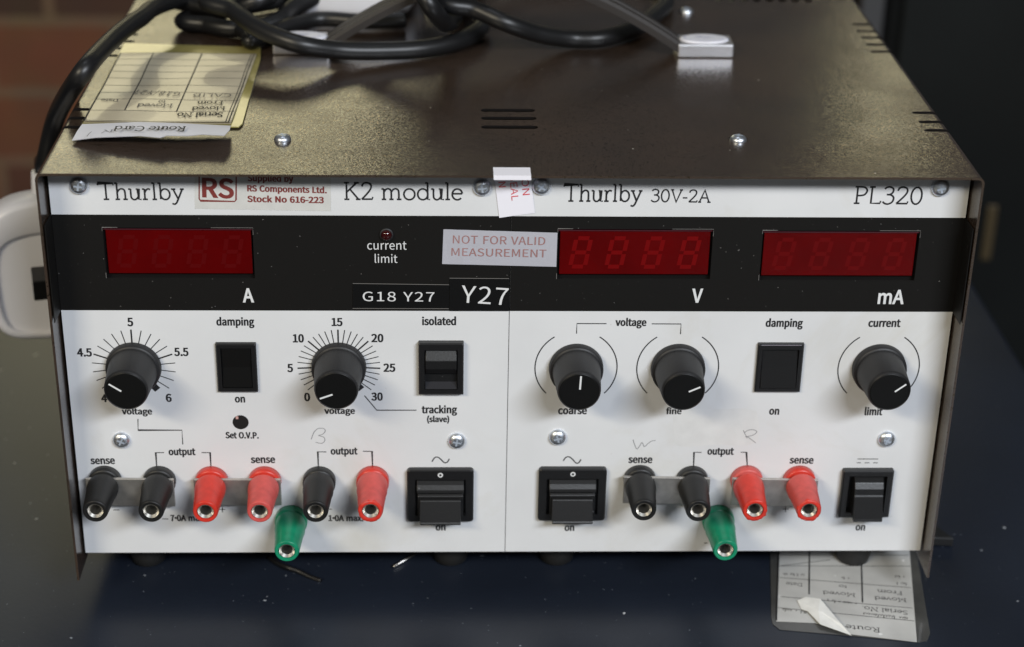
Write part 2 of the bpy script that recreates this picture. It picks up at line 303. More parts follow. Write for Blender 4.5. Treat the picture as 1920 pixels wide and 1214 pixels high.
# ------------------------------------------------------------------ lettering
PANEL = lambda y: (lambda a, b: (a, y, b))           # front panel: x to the right, z up
GROTESQUE = {   # (letter, weight): (advance, outlines)
 ('(', 'b'): (337, [[[226,-232,333,-184,264,-49,226,66,203,187,196,310,203,433,226,553,264,668,332,804,226,853,151,713,104,589,74,455,64,310,74,165,104,31,151,-93]]]),
 (')', 'b'): (337, [[[111,-232,186,-93,233,31,263,165,274,310,263,455,233,589,186,713,111,853,4,804,72,668,111,553,135,433,143,310,135,187,111,67,72,-49,4,-184]]]),
 ('-', 'b'): (346, [[[18,216,329,216,329,342,18,342]]]),
 ('.', 'b'): (277, [[[139,-42,175,-34,205,-14,226,17,233,56,226,95,206,127,175,147,139,154,102,147,71,126,51,95,44,56,51,17,72,-14,102,-34]]]),
 ('/', 'b'): (391, [[[-27,-207,99,-207,414,820,290,820]]]),
 ('0', 'b'): (554, [[[277,-42,386,-15,467,66,516,194,533,368,516,540,467,667,386,747,277,773,169,747,87,667,38,540,22,368,38,194,87,66,169,-15],[277,90,237,103,202,147,176,235,166,368,176,501,202,587,237,631,277,643,318,631,353,587,379,501,389,368,379,235,353,147,318,103]]]),
 ('1', 'b'): (554, [[[60,-28,517,-28,517,104,370,104,370,759,266,759,229,741,197,728,159,717,93,702,93,594,223,594,223,104,60,104]]]),
 ('2', 'b'): (554, [[[16,-28,532,-28,532,107,271,106,232,95,320,173,413,292,475,410,497,530,481,628,432,706,354,756,256,773,184,764,122,740,68,704,0,638,93,546,144,599,176,622,209,637,244,642,293,633,324,611,344,575,351,527,333,437,275,334,173,214,16,66]]]),
 ('3', 'b'): (554, [[[263,-41,364,-26,448,21,506,96,526,195,513,274,474,337,418,382,399,386,413,390,460,434,491,492,501,563,483,651,431,718,354,759,260,773,194,765,135,745,83,715,16,661,102,560,155,606,187,626,220,638,256,642,298,636,327,618,345,592,352,555,344,511,318,478,266,453,150,440,150,320,278,307,338,282,367,247,377,199,368,153,344,121,307,99,256,91,206,97,164,113,128,137,73,188,-9,85,52,27,109,-8,179,-32]]]),
 ('4', 'b'): (554, [[[311,-28,453,-28,453,174,551,174,551,302,453,302,453,759,309,759,-8,270,-8,174,311,174],[311,302,164,301,305,509,327,578,311,499]]]),
 ('5', 'b'): (554, [[[263,-41,361,-23,447,32,507,120,529,237,510,353,456,436,376,484,282,499,246,497,214,490,185,480,202,488,215,626,493,626,493,759,84,759,57,375,135,326,178,353,203,365,228,372,255,374,308,364,346,339,370,296,380,236,369,173,342,129,302,101,251,91,201,97,159,113,123,136,69,185,-11,80,52,25,108,-8,177,-32]]]),
 ('6', 'b'): (554, [[[300,-42,393,-22,469,33,521,118,539,224,523,334,477,417,402,466,308,482,257,475,207,456,161,425,166,417,186,502,222,586,271,628,332,641,356,638,382,629,405,615,447,574,538,671,481,722,437,749,385,766,325,773,212,749,116,672,51,540,28,349,47,183,103,61,190,-16],[173,285,200,316,233,341,264,354,292,358,338,349,369,324,389,284,396,225,388,165,366,122,336,96,300,88,253,100,215,136,187,201]]]),
 ('7', 'b'): (554, [[[167,-28,318,-28,335,192,367,355,428,505,535,668,535,759,21,759,21,626,355,626,288,519,225,364,187,195]]]),
 ('8', 'b'): (554, [[[279,-41,382,-25,464,20,517,89,536,175,525,252,494,312,450,358,428,374,440,386,474,431,500,486,510,550,495,638,449,709,376,755,281,771,192,756,119,712,70,644,52,558,62,495,87,442,122,400,135,388,112,372,65,323,31,259,17,181,37,91,93,20,177,-25],[322,431,280,449,232,479,203,513,192,558,199,595,217,622,244,640,280,646,321,638,350,618,369,586,376,544,372,512,360,480,340,449],[281,83,229,92,190,114,164,148,155,191,161,231,179,269,207,303,232,323,289,299,345,266,380,228,392,178,385,140,363,111,329,91]]]),
 ('A', 'b'): (607, [[[-35,-28,117,-28,188,196,414,196,484,-28,642,-28,374,759,231,759],[229,324,291,524,301,601,331,463,374,324]]]),
 ('B', 'b'): (656, [[[73,-28,335,-28,453,-14,551,31,616,108,639,214,626,291,590,352,536,393,518,396,525,396,565,439,589,493,597,554,576,649,515,714,426,749,319,759,73,759],[221,449,221,631,304,631,375,625,418,608,441,583,449,541,442,503,420,476,375,457,300,449],[221,102,221,321,319,321,399,314,452,294,481,263,491,217,481,166,450,132,398,110,319,102]]]),
 ('C', 'b'): (637, [[[375,-41,449,-34,514,-11,572,25,639,90,552,191,496,138,461,115,423,101,382,96,298,115,237,166,196,251,181,368,196,483,239,566,302,617,385,635,421,631,455,619,485,600,536,554,621,657,563,711,512,742,452,764,381,773,242,745,129,663,56,534,30,365,55,197,127,68,238,-13]]]),
 ('D', 'b'): (687, [[[73,-28,290,-28,444,-2,561,78,632,204,656,368,632,533,561,657,442,734,286,759,73,759],[221,104,221,629,273,629,378,611,447,563,490,483,505,368,490,253,447,172,377,122,273,104]]]),
 ('E', 'b'): (588, [[[73,-28,561,-28,561,107,221,107,221,317,498,317,498,452,221,452,221,626,550,626,550,759,73,759]]]),
 ('F', 'b'): (551, [[[73,-28,221,-28,221,300,500,300,500,434,221,434,221,626,550,626,550,759,73,759]]]),
 ('G', 'b'): (688, [[[387,-41,463,-34,530,-15,588,14,642,59,642,407,345,407,345,274,501,274,501,125,490,117,463,106,431,99,399,96,305,115,238,167,196,252,181,368,197,483,241,566,308,617,397,635,440,631,476,618,507,599,557,555,643,657,584,710,533,741,469,764,392,773,248,745,132,663,56,534,30,365,56,197,130,68,244,-14]]]),
 ('H', 'b'): (726, [[[73,-28,221,-28,221,317,506,317,506,-28,655,-28,655,759,506,759,506,453,221,453,221,759,73,759]]]),
 ('I', 'b'): (292, [[[73,-28,221,-28,221,759,73,759]]]),
 ('L', 'b'): (542, [[[73,-28,541,-28,541,107,221,107,221,759,73,759]]]),
 ('M', 'b'): (810, [[[73,-28,212,-28,212,406,208,514,185,566,208,444,354,46,455,46,599,444,622,566,597,457,596,405,596,-28,738,-28,738,759,579,759,420,312,406,244,378,350,231,759,73,759]]]),
 ('N', 'b'): (721, [[[73,-28,216,-28,216,385,212,501,193,559,235,448,510,-28,649,-28,649,759,505,759,505,351,506,292,528,174,486,284,211,759,73,759]]]),
 ('O', 'b'): (740, [[[370,-42,509,-12,617,71,687,201,711,368,687,535,617,663,508,745,370,773,232,745,123,663,54,535,30,368,54,201,123,71,232,-12],[370,97,294,115,235,167,195,252,181,368,195,483,235,567,294,617,370,635,447,617,506,567,545,483,560,368,545,252,505,167,447,115]]]),
 ('P', 'b'): (632, [[[73,-28,221,-28,221,263,315,263,431,278,526,324,589,404,611,517,589,630,525,707,428,748,311,759,73,759],[221,394,221,629,296,629,376,622,426,603,453,571,463,517,453,461,426,425,378,402,300,394]]]),
 ('R', 'b'): (634, [[[486,-28,654,-28,461,306,502,322,561,371,600,440,613,528,592,635,530,709,439,748,331,759,73,759,73,-28,221,-28,221,282,308,282],[221,412,221,629,314,629,385,622,430,604,455,575,464,527,455,476,429,442,384,420,314,412]]]),
 ('S', 'b'): (595, [[[304,-41,416,-24,504,26,561,101,580,194,567,276,530,338,476,383,413,415,267,479,234,500,212,525,204,558,211,589,231,613,264,629,313,635,355,631,393,619,428,601,483,557,566,658,500,714,444,745,381,765,312,773,211,757,129,712,73,641,53,551,69,470,110,409,163,366,219,338,324,292,370,270,403,248,422,223,429,187,422,151,399,123,361,104,304,96,254,102,206,118,162,144,100,198,8,92,84,27,149,-10,223,-33]]]),
 ('T', 'b'): (598, [[[224,-28,373,-28,373,626,595,626,595,759,3,759,3,626,224,626]]]),
 ('U', 'b'): (719, [[[360,-41,474,-24,568,36,630,144,651,299,651,759,506,759,506,301,493,198,462,137,417,106,360,96,304,106,261,137,230,197,218,301,218,759,70,759,70,299,91,144,152,36,246,-24]]]),
 ('V', 'b'): (574, [[[214,-28,362,-28,612,759,459,759,284,164,290,150,243,343,119,759,-37,759]]]),
 ('Y', 'b'): (530, [[[191,-28,338,-28,338,277,576,759,417,759,265,420,217,537,115,759,-46,759,191,277]]]),
 ('a', 'b'): (562, [[[216,-41,272,-34,324,-16,371,11,377,15,383,-28,510,-28,510,335,499,433,460,513,391,566,296,584,226,577,164,559,110,534,44,495,106,383,165,419,201,436,239,447,278,452,321,443,345,421,359,387,361,366,234,344,123,300,53,233,30,142,44,65,84,6,144,-29],[243,89,213,93,193,103,180,119,175,146,184,179,216,209,283,235,363,249,363,145,337,124,304,104,274,93]]]),
 ('b', 'b'): (617, [[[332,-41,431,-19,516,45,573,146,594,279,579,401,533,498,455,562,351,584,298,577,249,559,203,533,206,530,212,576,212,822,64,822,64,-28,188,-28,194,6,198,3,241,-20,286,-36],[313,92,291,94,264,102,234,117,212,134,212,392,238,414,271,435,300,447,326,451,380,439,414,408,436,354,443,279,432,197,404,138,364,104]]]),
 ('c', 'b'): (509, [[[304,-41,359,-36,409,-21,457,3,519,48,448,158,398,119,372,104,343,95,315,91,257,104,214,138,185,194,174,270,185,347,216,403,260,438,318,451,340,448,363,440,384,428,429,392,509,497,455,540,415,562,368,578,311,584,202,563,109,501,46,402,23,271,45,141,104,42,194,-20]]]),
 ('d', 'b'): (619, [[[275,-41,330,-34,380,-15,423,11,423,12,428,-28,555,-28,555,822,407,822,407,585,414,542,420,543,381,565,337,579,286,584,186,562,102,498,45,399,25,271,42,142,92,43,172,-20],[298,92,246,104,209,136,184,191,175,271,186,347,215,404,255,438,305,451,331,448,358,440,386,425,407,409,407,150,384,127,354,107,326,96]]]),
 ('e', 'b'): (553, [[[310,-41,368,-36,419,-24,464,-5,526,31,468,142,414,110,385,98,355,91,323,88,262,100,216,131,184,182,176,221,533,221,539,302,524,415,477,505,398,564,294,584,193,562,106,499,46,400,23,270,45,141,107,42,199,-20],[177,342,185,375,214,419,252,445,297,454,341,446,373,421,395,379,399,342]]]),
 ('f', 'b'): (324, [[[5,440,79,440,79,-28,226,-28,226,440,340,440,340,570,226,570,226,626,230,667,240,690,253,702,275,706,299,703,310,700,354,681,389,808,343,824,319,830,292,834,263,835,183,821,123,778,89,711,79,630,79,568,5,563]]]),
 ('g', 'b'): (563, [[[275,-278,396,-262,491,-216,555,-148,578,-63,563,9,518,60,449,87,362,95,255,95,215,99,196,107,189,115,187,127,189,139,193,149,201,159,200,158,203,156,226,149,250,145,275,143,361,158,434,202,483,271,500,359,496,399,486,435,469,466,479,448,567,444,567,570,355,570,343,574,322,579,298,583,272,584,186,569,112,525,61,454,42,363,50,309,68,262,94,224,102,216,100,214,77,187,60,152,54,112,58,75,71,43,91,19,88,21,77,12,48,-22,29,-62,22,-106,42,-181,98,-236,177,-267],[273,262,241,269,214,288,195,319,187,362,194,406,213,436,240,454,273,460,308,454,335,436,354,406,361,362,353,319,334,288,307,269],[287,-158,228,-152,187,-137,166,-116,159,-90,161,-76,168,-59,181,-41,194,-30,219,-34,255,-36,348,-36,391,-39,416,-48,426,-58,430,-76,422,-103,396,-129,351,-150]]]),
 ('i', 'b'): (274, [[[64,-28,212,-28,212,570,64,570]],[[138,625,173,631,202,650,221,679,227,715,221,749,202,778,173,796,138,802,103,796,74,777,56,749,49,715,55,679,74,650,103,631]]]),
 ('k', 'b'): (551, [[[64,-28,210,-28,210,132,280,214,426,-28,590,-27,371,321,568,566,402,570,202,309,210,822,64,822]]]),
 ('l', 'b'): (283, [[[186,-41,223,-38,273,-26,251,94,211,92,213,91,213,91,212,103,212,822,64,822,64,106,70,49,92,1,132,-31]]]),
 ('m', 'b'): (924, [[[64,-28,212,-28,212,382,238,408,269,431,296,444,319,448,352,441,372,425,387,390,392,330,392,-28,539,-28,539,381,566,408,597,431,624,444,647,448,680,441,701,425,715,390,720,330,720,-28,867,-28,867,345,857,442,822,519,760,568,676,584,619,575,567,551,520,515,504,499,498,511,461,551,410,576,346,584,291,576,241,553,197,521,196,516,191,570,64,570]]]),
 ('n', 'b'): (609, [[[64,-28,212,-28,212,381,240,408,271,431,300,444,331,448,366,441,386,425,401,390,406,330,406,-28,553,-28,553,345,542,442,507,519,445,568,360,584,299,576,246,554,200,521,196,516,191,570,64,570]]]),
 ('o', 'b'): (605, [[[302,-42,409,-20,498,42,559,140,581,270,559,401,498,500,409,563,302,584,196,563,107,500,46,401,23,270,46,140,107,42,196,-20],[302,92,251,103,211,137,184,194,174,270,184,347,212,404,251,438,302,450,354,438,394,404,421,347,432,270,421,194,394,137,354,104]]]),
 ('p', 'b'): (619, [[[64,-257,212,-257,212,-44,207,0,203,-1,245,-23,287,-36,332,-41,431,-19,516,45,573,146,594,279,579,401,533,498,455,562,351,584,297,577,247,558,201,532,197,529,190,570,64,570],[313,92,292,94,264,102,234,117,212,134,212,392,238,414,271,435,301,447,326,451,380,439,414,408,436,354,443,279,432,197,404,138,364,104]]]),
 ('r', 'b'): (387, [[[64,-28,212,-28,212,341,237,391,266,424,294,441,321,446,343,444,393,430,421,560,386,576,368,581,330,584,278,575,230,548,188,508,191,497,192,570,64,570]]]),
 ('s', 'b'): (467, [[[234,-41,327,-27,399,13,444,74,459,148,441,225,396,279,337,314,233,355,201,372,183,388,177,407,181,425,192,440,214,452,250,457,278,454,304,445,330,432,378,399,456,500,396,542,352,564,303,579,248,584,160,571,92,533,48,474,33,402,50,329,94,278,150,244,252,202,287,184,308,164,314,141,310,121,298,104,275,92,236,86,197,90,161,102,127,120,70,162,-7,55,60,8,113,-18,171,-35]]]),
 ('t', 'b'): (376, [[[260,-41,291,-39,319,-34,396,-13,364,112,307,92,294,90,284,89,255,94,240,106,230,128,227,166,227,440,374,440,374,570,227,570,227,723,97,723,86,568,-1,563,-1,440,80,440,80,166,88,86,119,19,177,-26]]]),
 ('u', 'b'): (606, [[[250,-41,310,-33,362,-11,408,23,412,32,414,-28,543,-28,543,570,396,570,396,168,368,137,337,112,309,98,278,94,243,100,223,117,209,151,204,211,204,570,56,570,56,197,66,99,102,23,164,-26]]]),
 ('v', 'b'): (520, [[[189,-28,335,-28,547,570,397,570,262,130,236,242,128,570,-27,570]]]),
 ('x', 'b'): (497, [[[-34,-27,127,-28,242,170,265,137,278,112,367,-28,531,-27,336,274,517,569,357,570,255,388,224,438,143,570,-20,569,160,282]]]),
 ('y', 'b'): (520, [[[102,-262,184,-245,248,-199,295,-134,329,-56,546,570,398,570,294,250,272,144,244,251,127,570,-28,570,201,-2,192,-32,174,-74,152,-105,127,-124,96,-130,80,-128,35,-114,3,-242,61,-258]]]),
 ('·', 'b'): (998, [[[499,514,447,503,404,474,375,432,365,379,375,327,404,284,447,255,499,245,551,255,594,284,623,327,633,379,623,432,594,474,551,503]]]),
 ('/', 'r'): (391, [[[11,-179,78,-179,376,792,310,792]]]),
 ('1', 'r'): (554, [[[88,0,489,0,489,76,342,76,342,731,272,731,241,715,206,701,166,690,121,680,121,622,251,622,251,76,88,76]]]),
 ('2', 'r'): (554, [[[44,0,504,0,504,79,272,78,182,72,299,191,390,307,448,419,469,530,454,618,411,686,344,729,255,744,191,737,135,715,85,682,40,638,93,586,125,620,162,647,201,664,244,671,304,660,346,630,371,584,379,526,359,427,298,318,193,195,44,54]]]),
 ('7', 'r'): (554, [[[198,0,292,0,307,196,340,363,403,519,507,677,507,731,49,731,49,654,404,654,313,506,252,356,215,191]]]),
 ('8', 'r'): (554, [[[279,-13,373,2,445,42,491,102,508,176,498,243,471,296,431,337,385,368,385,373,418,404,450,445,473,495,482,550,468,628,428,688,365,728,281,742,202,729,138,691,96,633,81,557,89,503,110,458,142,419,180,388,180,384,131,351,88,306,57,249,46,182,63,104,112,42,186,2],[329,397,267,424,214,457,177,500,164,557,172,605,197,642,234,666,280,675,333,665,371,637,396,596,404,545,399,505,385,467,362,431],[280,55,219,65,171,93,138,136,127,190,134,240,155,284,187,323,228,355,302,324,363,288,405,242,421,179,411,129,383,89,338,64]]]),
 ('A', 'r'): (607, [[[4,0,97,0,168,224,435,224,505,0,603,0,354,731,251,731],[191,296,264,532,299,657,303,657,358,471,412,296]]]),
 ('B', 'r'): (656, [[[101,0,333,0,446,13,533,53,590,120,611,215,600,282,569,333,522,369,462,389,462,394,508,418,541,454,562,500,569,553,550,635,498,690,419,722,317,731,101,731],[193,421,193,659,305,659,381,652,435,632,467,595,478,541,468,491,437,453,382,429,301,421],[193,74,193,349,320,349,406,341,468,317,507,276,520,218,506,153,467,109,405,82,320,74]]]),
 ('C', 'r'): (637, [[[376,-13,443,-6,502,14,555,47,601,92,550,151,513,116,474,90,430,74,380,68,286,89,214,149,169,243,153,368,169,491,216,584,289,643,383,664,428,659,467,645,502,623,533,595,583,655,546,688,500,717,445,737,382,744,253,718,150,644,82,524,58,365,82,206,149,87,249,13]]]),
 ('D', 'r'): (687, [[[101,0,287,0,434,25,540,97,606,213,628,368,605,523,540,637,432,708,283,731,101,731],[193,76,193,657,275,657,388,638,469,582,517,492,533,368,517,245,469,153,388,96,275,76]]]),
 ('E', 'r'): (588, [[[101,0,533,0,533,79,193,79,193,345,470,345,470,424,193,424,193,654,522,654,522,731,101,731]]]),
 ('F', 'r'): (551, [[[101,0,193,0,193,328,472,328,472,406,193,406,193,654,522,654,522,731,101,731]]]),
 ('G', 'r'): (688, [[[388,-13,458,-7,520,11,572,38,614,72,614,379,373,379,373,302,529,302,529,111,503,93,472,79,436,71,397,68,293,89,216,149,169,243,153,368,170,491,219,584,296,643,396,664,446,658,488,643,524,622,554,595,604,655,567,687,521,716,463,737,393,744,259,718,153,644,83,524,58,365,82,206,151,87,255,13]]]),
 ('I', 'r'): (292, [[[101,0,193,0,193,731,101,731]]]),
 ('L', 'r'): (542, [[[101,0,513,0,513,79,193,79,193,731,101,731]]]),
 ('M', 'r'): (810, [[[101,0,184,0,184,405,180,513,172,621,176,621,235,454,373,74,435,74,573,454,632,621,636,621,625,456,624,405,624,0,710,0,710,731,599,731,447,303,408,188,404,188,351,340,212,731,101,731]]]),
 ('N', 'r'): (721, [[[101,0,188,0,188,384,184,500,177,613,181,613,259,462,526,0,621,0,621,731,533,731,533,351,534,293,546,120,541,120,462,270,195,731,101,731]]]),
 ('O', 'r'): (740, [[[370,-13,496,14,595,90,660,210,683,368,660,526,595,644,496,719,370,744,244,719,145,644,81,526,58,368,81,210,145,90,244,14],[370,68,281,89,212,150,168,244,153,368,168,491,212,584,281,643,370,664,460,643,528,584,572,491,588,368,572,244,528,150,460,89]]]),
 ('R', 'r'): (634, [[[502,0,606,0,420,320,488,347,539,390,573,450,585,527,566,623,513,686,432,721,329,731,101,731,101,0,193,0,193,310,324,310],[193,384,193,657,315,657,392,650,447,628,481,588,493,527,481,464,447,420,392,393,315,384]]]),
 ('S', 'r'): (595, [[[303,-13,407,3,485,47,534,113,552,195,540,266,508,319,460,359,401,390,254,454,215,478,187,512,176,558,185,602,213,635,256,656,312,664,361,659,404,645,444,624,479,596,527,655,484,691,433,719,375,738,312,744,220,730,147,690,99,629,82,551,96,481,131,428,179,390,231,363,335,317,384,295,423,269,449,235,458,187,448,138,417,101,369,76,304,68,248,74,195,93,146,121,103,159,48,95,100,50,160,16,229,-5]]]),
 ('T', 'r'): (598, [[[252,0,345,0,345,654,567,654,567,731,31,731,31,654,252,654]]]),
 ('U', 'r'): (719, [[[360,-13,464,3,547,56,603,153,623,301,623,731,534,731,534,299,520,189,483,118,428,79,360,68,293,79,239,118,203,189,190,299,190,731,98,731,98,301,118,153,173,56,256,3]]]),
 ('V', 'r'): (574, [[[235,0,341,0,574,731,480,731,311,156,291,94,287,94,217,335,98,731,1,731]]]),
 ('Y', 'r'): (530, [[[219,0,310,0,310,283,531,731,435,731,267,364,263,364,192,525,97,731,-1,731,219,283]]]),
 ('c', 'r'): (509, [[[305,-13,353,-8,399,5,442,27,481,55,441,117,414,96,383,79,350,67,313,63,245,78,192,120,158,185,146,270,158,356,194,421,248,464,316,479,347,476,374,466,400,451,424,432,470,492,439,516,404,537,362,551,312,556,213,537,130,481,73,391,52,270,71,150,125,61,205,6]]]),
 ('e', 'r'): (553, [[[311,-13,363,-9,410,3,452,20,489,42,457,103,426,85,394,71,359,63,321,60,251,73,195,111,158,171,142,249,507,249,511,301,497,406,455,487,387,538,294,556,204,536,127,479,72,390,52,270,72,151,127,62,210,6],[141,314,159,386,194,439,241,472,296,483,353,472,396,440,422,387,431,314]]]),
 ('i', 'r'): (274, [[[92,0,184,0,184,542,92,542]],[[138,654,162,658,182,670,194,689,199,714,194,738,182,757,162,769,138,773,113,769,94,757,82,738,78,714,82,689,94,670,113,658]]]),
 ('l', 'r'): (283, [[[188,-13,219,-10,240,-5,228,65,209,63,199,65,191,72,186,84,184,102,184,794,92,794,92,108,97,56,114,19,144,-5]]]),
 ('m', 'r'): (924, [[[92,0,184,0,184,393,220,430,254,456,288,471,319,476,364,468,396,442,414,397,420,331,420,0,511,0,511,393,548,430,583,456,616,471,648,476,692,468,724,442,742,397,748,331,748,0,839,0,839,343,829,435,799,501,748,542,676,556,627,548,582,527,539,494,496,452,475,495,444,528,402,549,346,556,299,549,256,529,215,499,178,463,167,542,92,542]]]),
 ('n', 'r'): (609, [[[92,0,184,0,184,393,222,429,257,455,292,471,331,476,378,468,410,442,428,397,434,331,434,0,525,0,525,343,515,435,485,501,433,542,359,556,307,549,260,529,217,499,178,463,167,542,92,542]]]),
 ('r', 'r'): (387, [[[92,0,184,0,184,348,214,407,248,446,284,467,319,474,348,472,372,465,389,544,376,550,363,553,331,556,287,548,246,525,209,490,178,443,167,542,92,542]]]),
 ('t', 'r'): (376, [[[261,-13,287,-11,313,-7,362,7,344,76,314,65,298,62,282,61,243,68,217,88,203,121,199,165,199,468,346,468,346,542,199,542,199,695,123,695,113,542,27,537,27,468,108,468,108,168,116,94,142,37,189,0]]]),
 ('u', 'r'): (606, [[[250,-13,302,-6,348,14,390,45,429,85,432,85,439,0,515,0,515,542,424,542,424,158,387,116,352,88,317,71,277,66,231,74,200,100,181,145,176,210,176,542,84,542,84,199,94,107,124,41,176,1]]]),
}
from mathutils.geometry import tessellate_polygon
_cache = {}
def glyph_mesh(text, bold):
    """flat letters from the outline table: vertices (cap height about 0.73) and triangles"""
    key = (text, bold)
    if key in _cache: return _cache[key]
    vs, fs, pen = [], [], 0
    for c in text:
        if c == ' ': pen += 300; continue
        adv, groups = GROTESQUE[(c, bold)]
        if c == '\u00b7':                  # a close-set decimal point
            xs = groups[0][0][0::2]; pen -= min(xs); adv = max(xs)+20
        for loops in groups:                 # an outline, then the holes in it
            pl = [[Vector((l[i], l[i+1], 0)) for i in range(0, len(l), 2)] for l in loops]
            o = len(vs)
            for tri in tessellate_polygon(pl): fs.append([o+i for i in tri])
            vs += [((p.x+pen)/1000, p.y/1000) for q in pl for p in q]
        pen += adv + (14 if bold == 'b' else 60 if len(text) < 8 and text[0] in 'GY' else 10)
    _cache[key] = (vs, fs); return _cache[key]
CAP = max(v[1] for v in glyph_mesh('H', 'b')[0])
def sans(mb, text, L, fr, bold='b'):
    """text set between two baseline ends; L = (x0, z0, x1, z1, cap height)"""
    x0, z0, x1, z1, h = L
    vs, fs = glyph_mesh(text, bold)
    a0 = min(v[0] for v in vs); a1 = max(v[0] for v in vs); sx = 1/(a1-a0); sy = h/CAP
    dx, dz = x1-x0, z1-z0; l = math.hypot(dx, dz); ux, uz = dx/l, dz/l
    out = []
    for a, b in vs:
        t = (a-a0)*sx; out.append(fr(x0+dx*t-uz*b*sy, z0+dz*t+ux*b*sy))
    n0 = len(mb.f); mb.add(out, fs)
    for k in range(n0, len(mb.f)):            # all faces look towards the reader
        p = [Vector(mb.v[i]) for i in mb.f[k]]
        nn = (p[1]-p[0]).cross(p[2]-p[0])
        if nn.y > abs(nn.z) or nn.z < -abs(nn.y): mb.f[k] = mb.f[k][::-1]
def arc(cx, cy, rx, ry, a0, a1, n=18):
    return [(cx+rx*math.cos(math.radians(a0+(a1-a0)*k/n)), cy+ry*math.sin(math.radians(a0+(a1-a0)*k/n))) for k in range(n+1)]
def sm(*p): return [(v.x, v.y) for v in catmull([(a, b, 0) for a, b in p], 6)]
def word(parent, text, L, fr, mat, style='b', name='lettering', wt=.10):
    mb = MB()
    if style == 'serif': serif(mb, text, L, fr, wt)
    else:
        sans(mb, text, L, fr, style)
        if style == 'b' and mat in ('ink', 'maroon'):
            for d in (-.08, .08): sans(mb, text, (L[0]+d, L[1], L[2]+d, L[3], L[4]), (lambda a, b, lf=0, d=d: fr(a, b, lf+.004+(d > 0)*.004)), style)
    return link(name, mb.mesh(name, M[mat]), parent)
def stroke(parent, name, lines, wd, fr, mat='ink', smooth=False):
    mb = MB()
    for k, pts in enumerate(lines): mb.ribbon(sm(*pts) if smooth else pts, wd, (lambda a, b, lf=0, k=k: fr(a, b, k*.003)))
    return link(name, mb.mesh(name, M[mat]), parent)
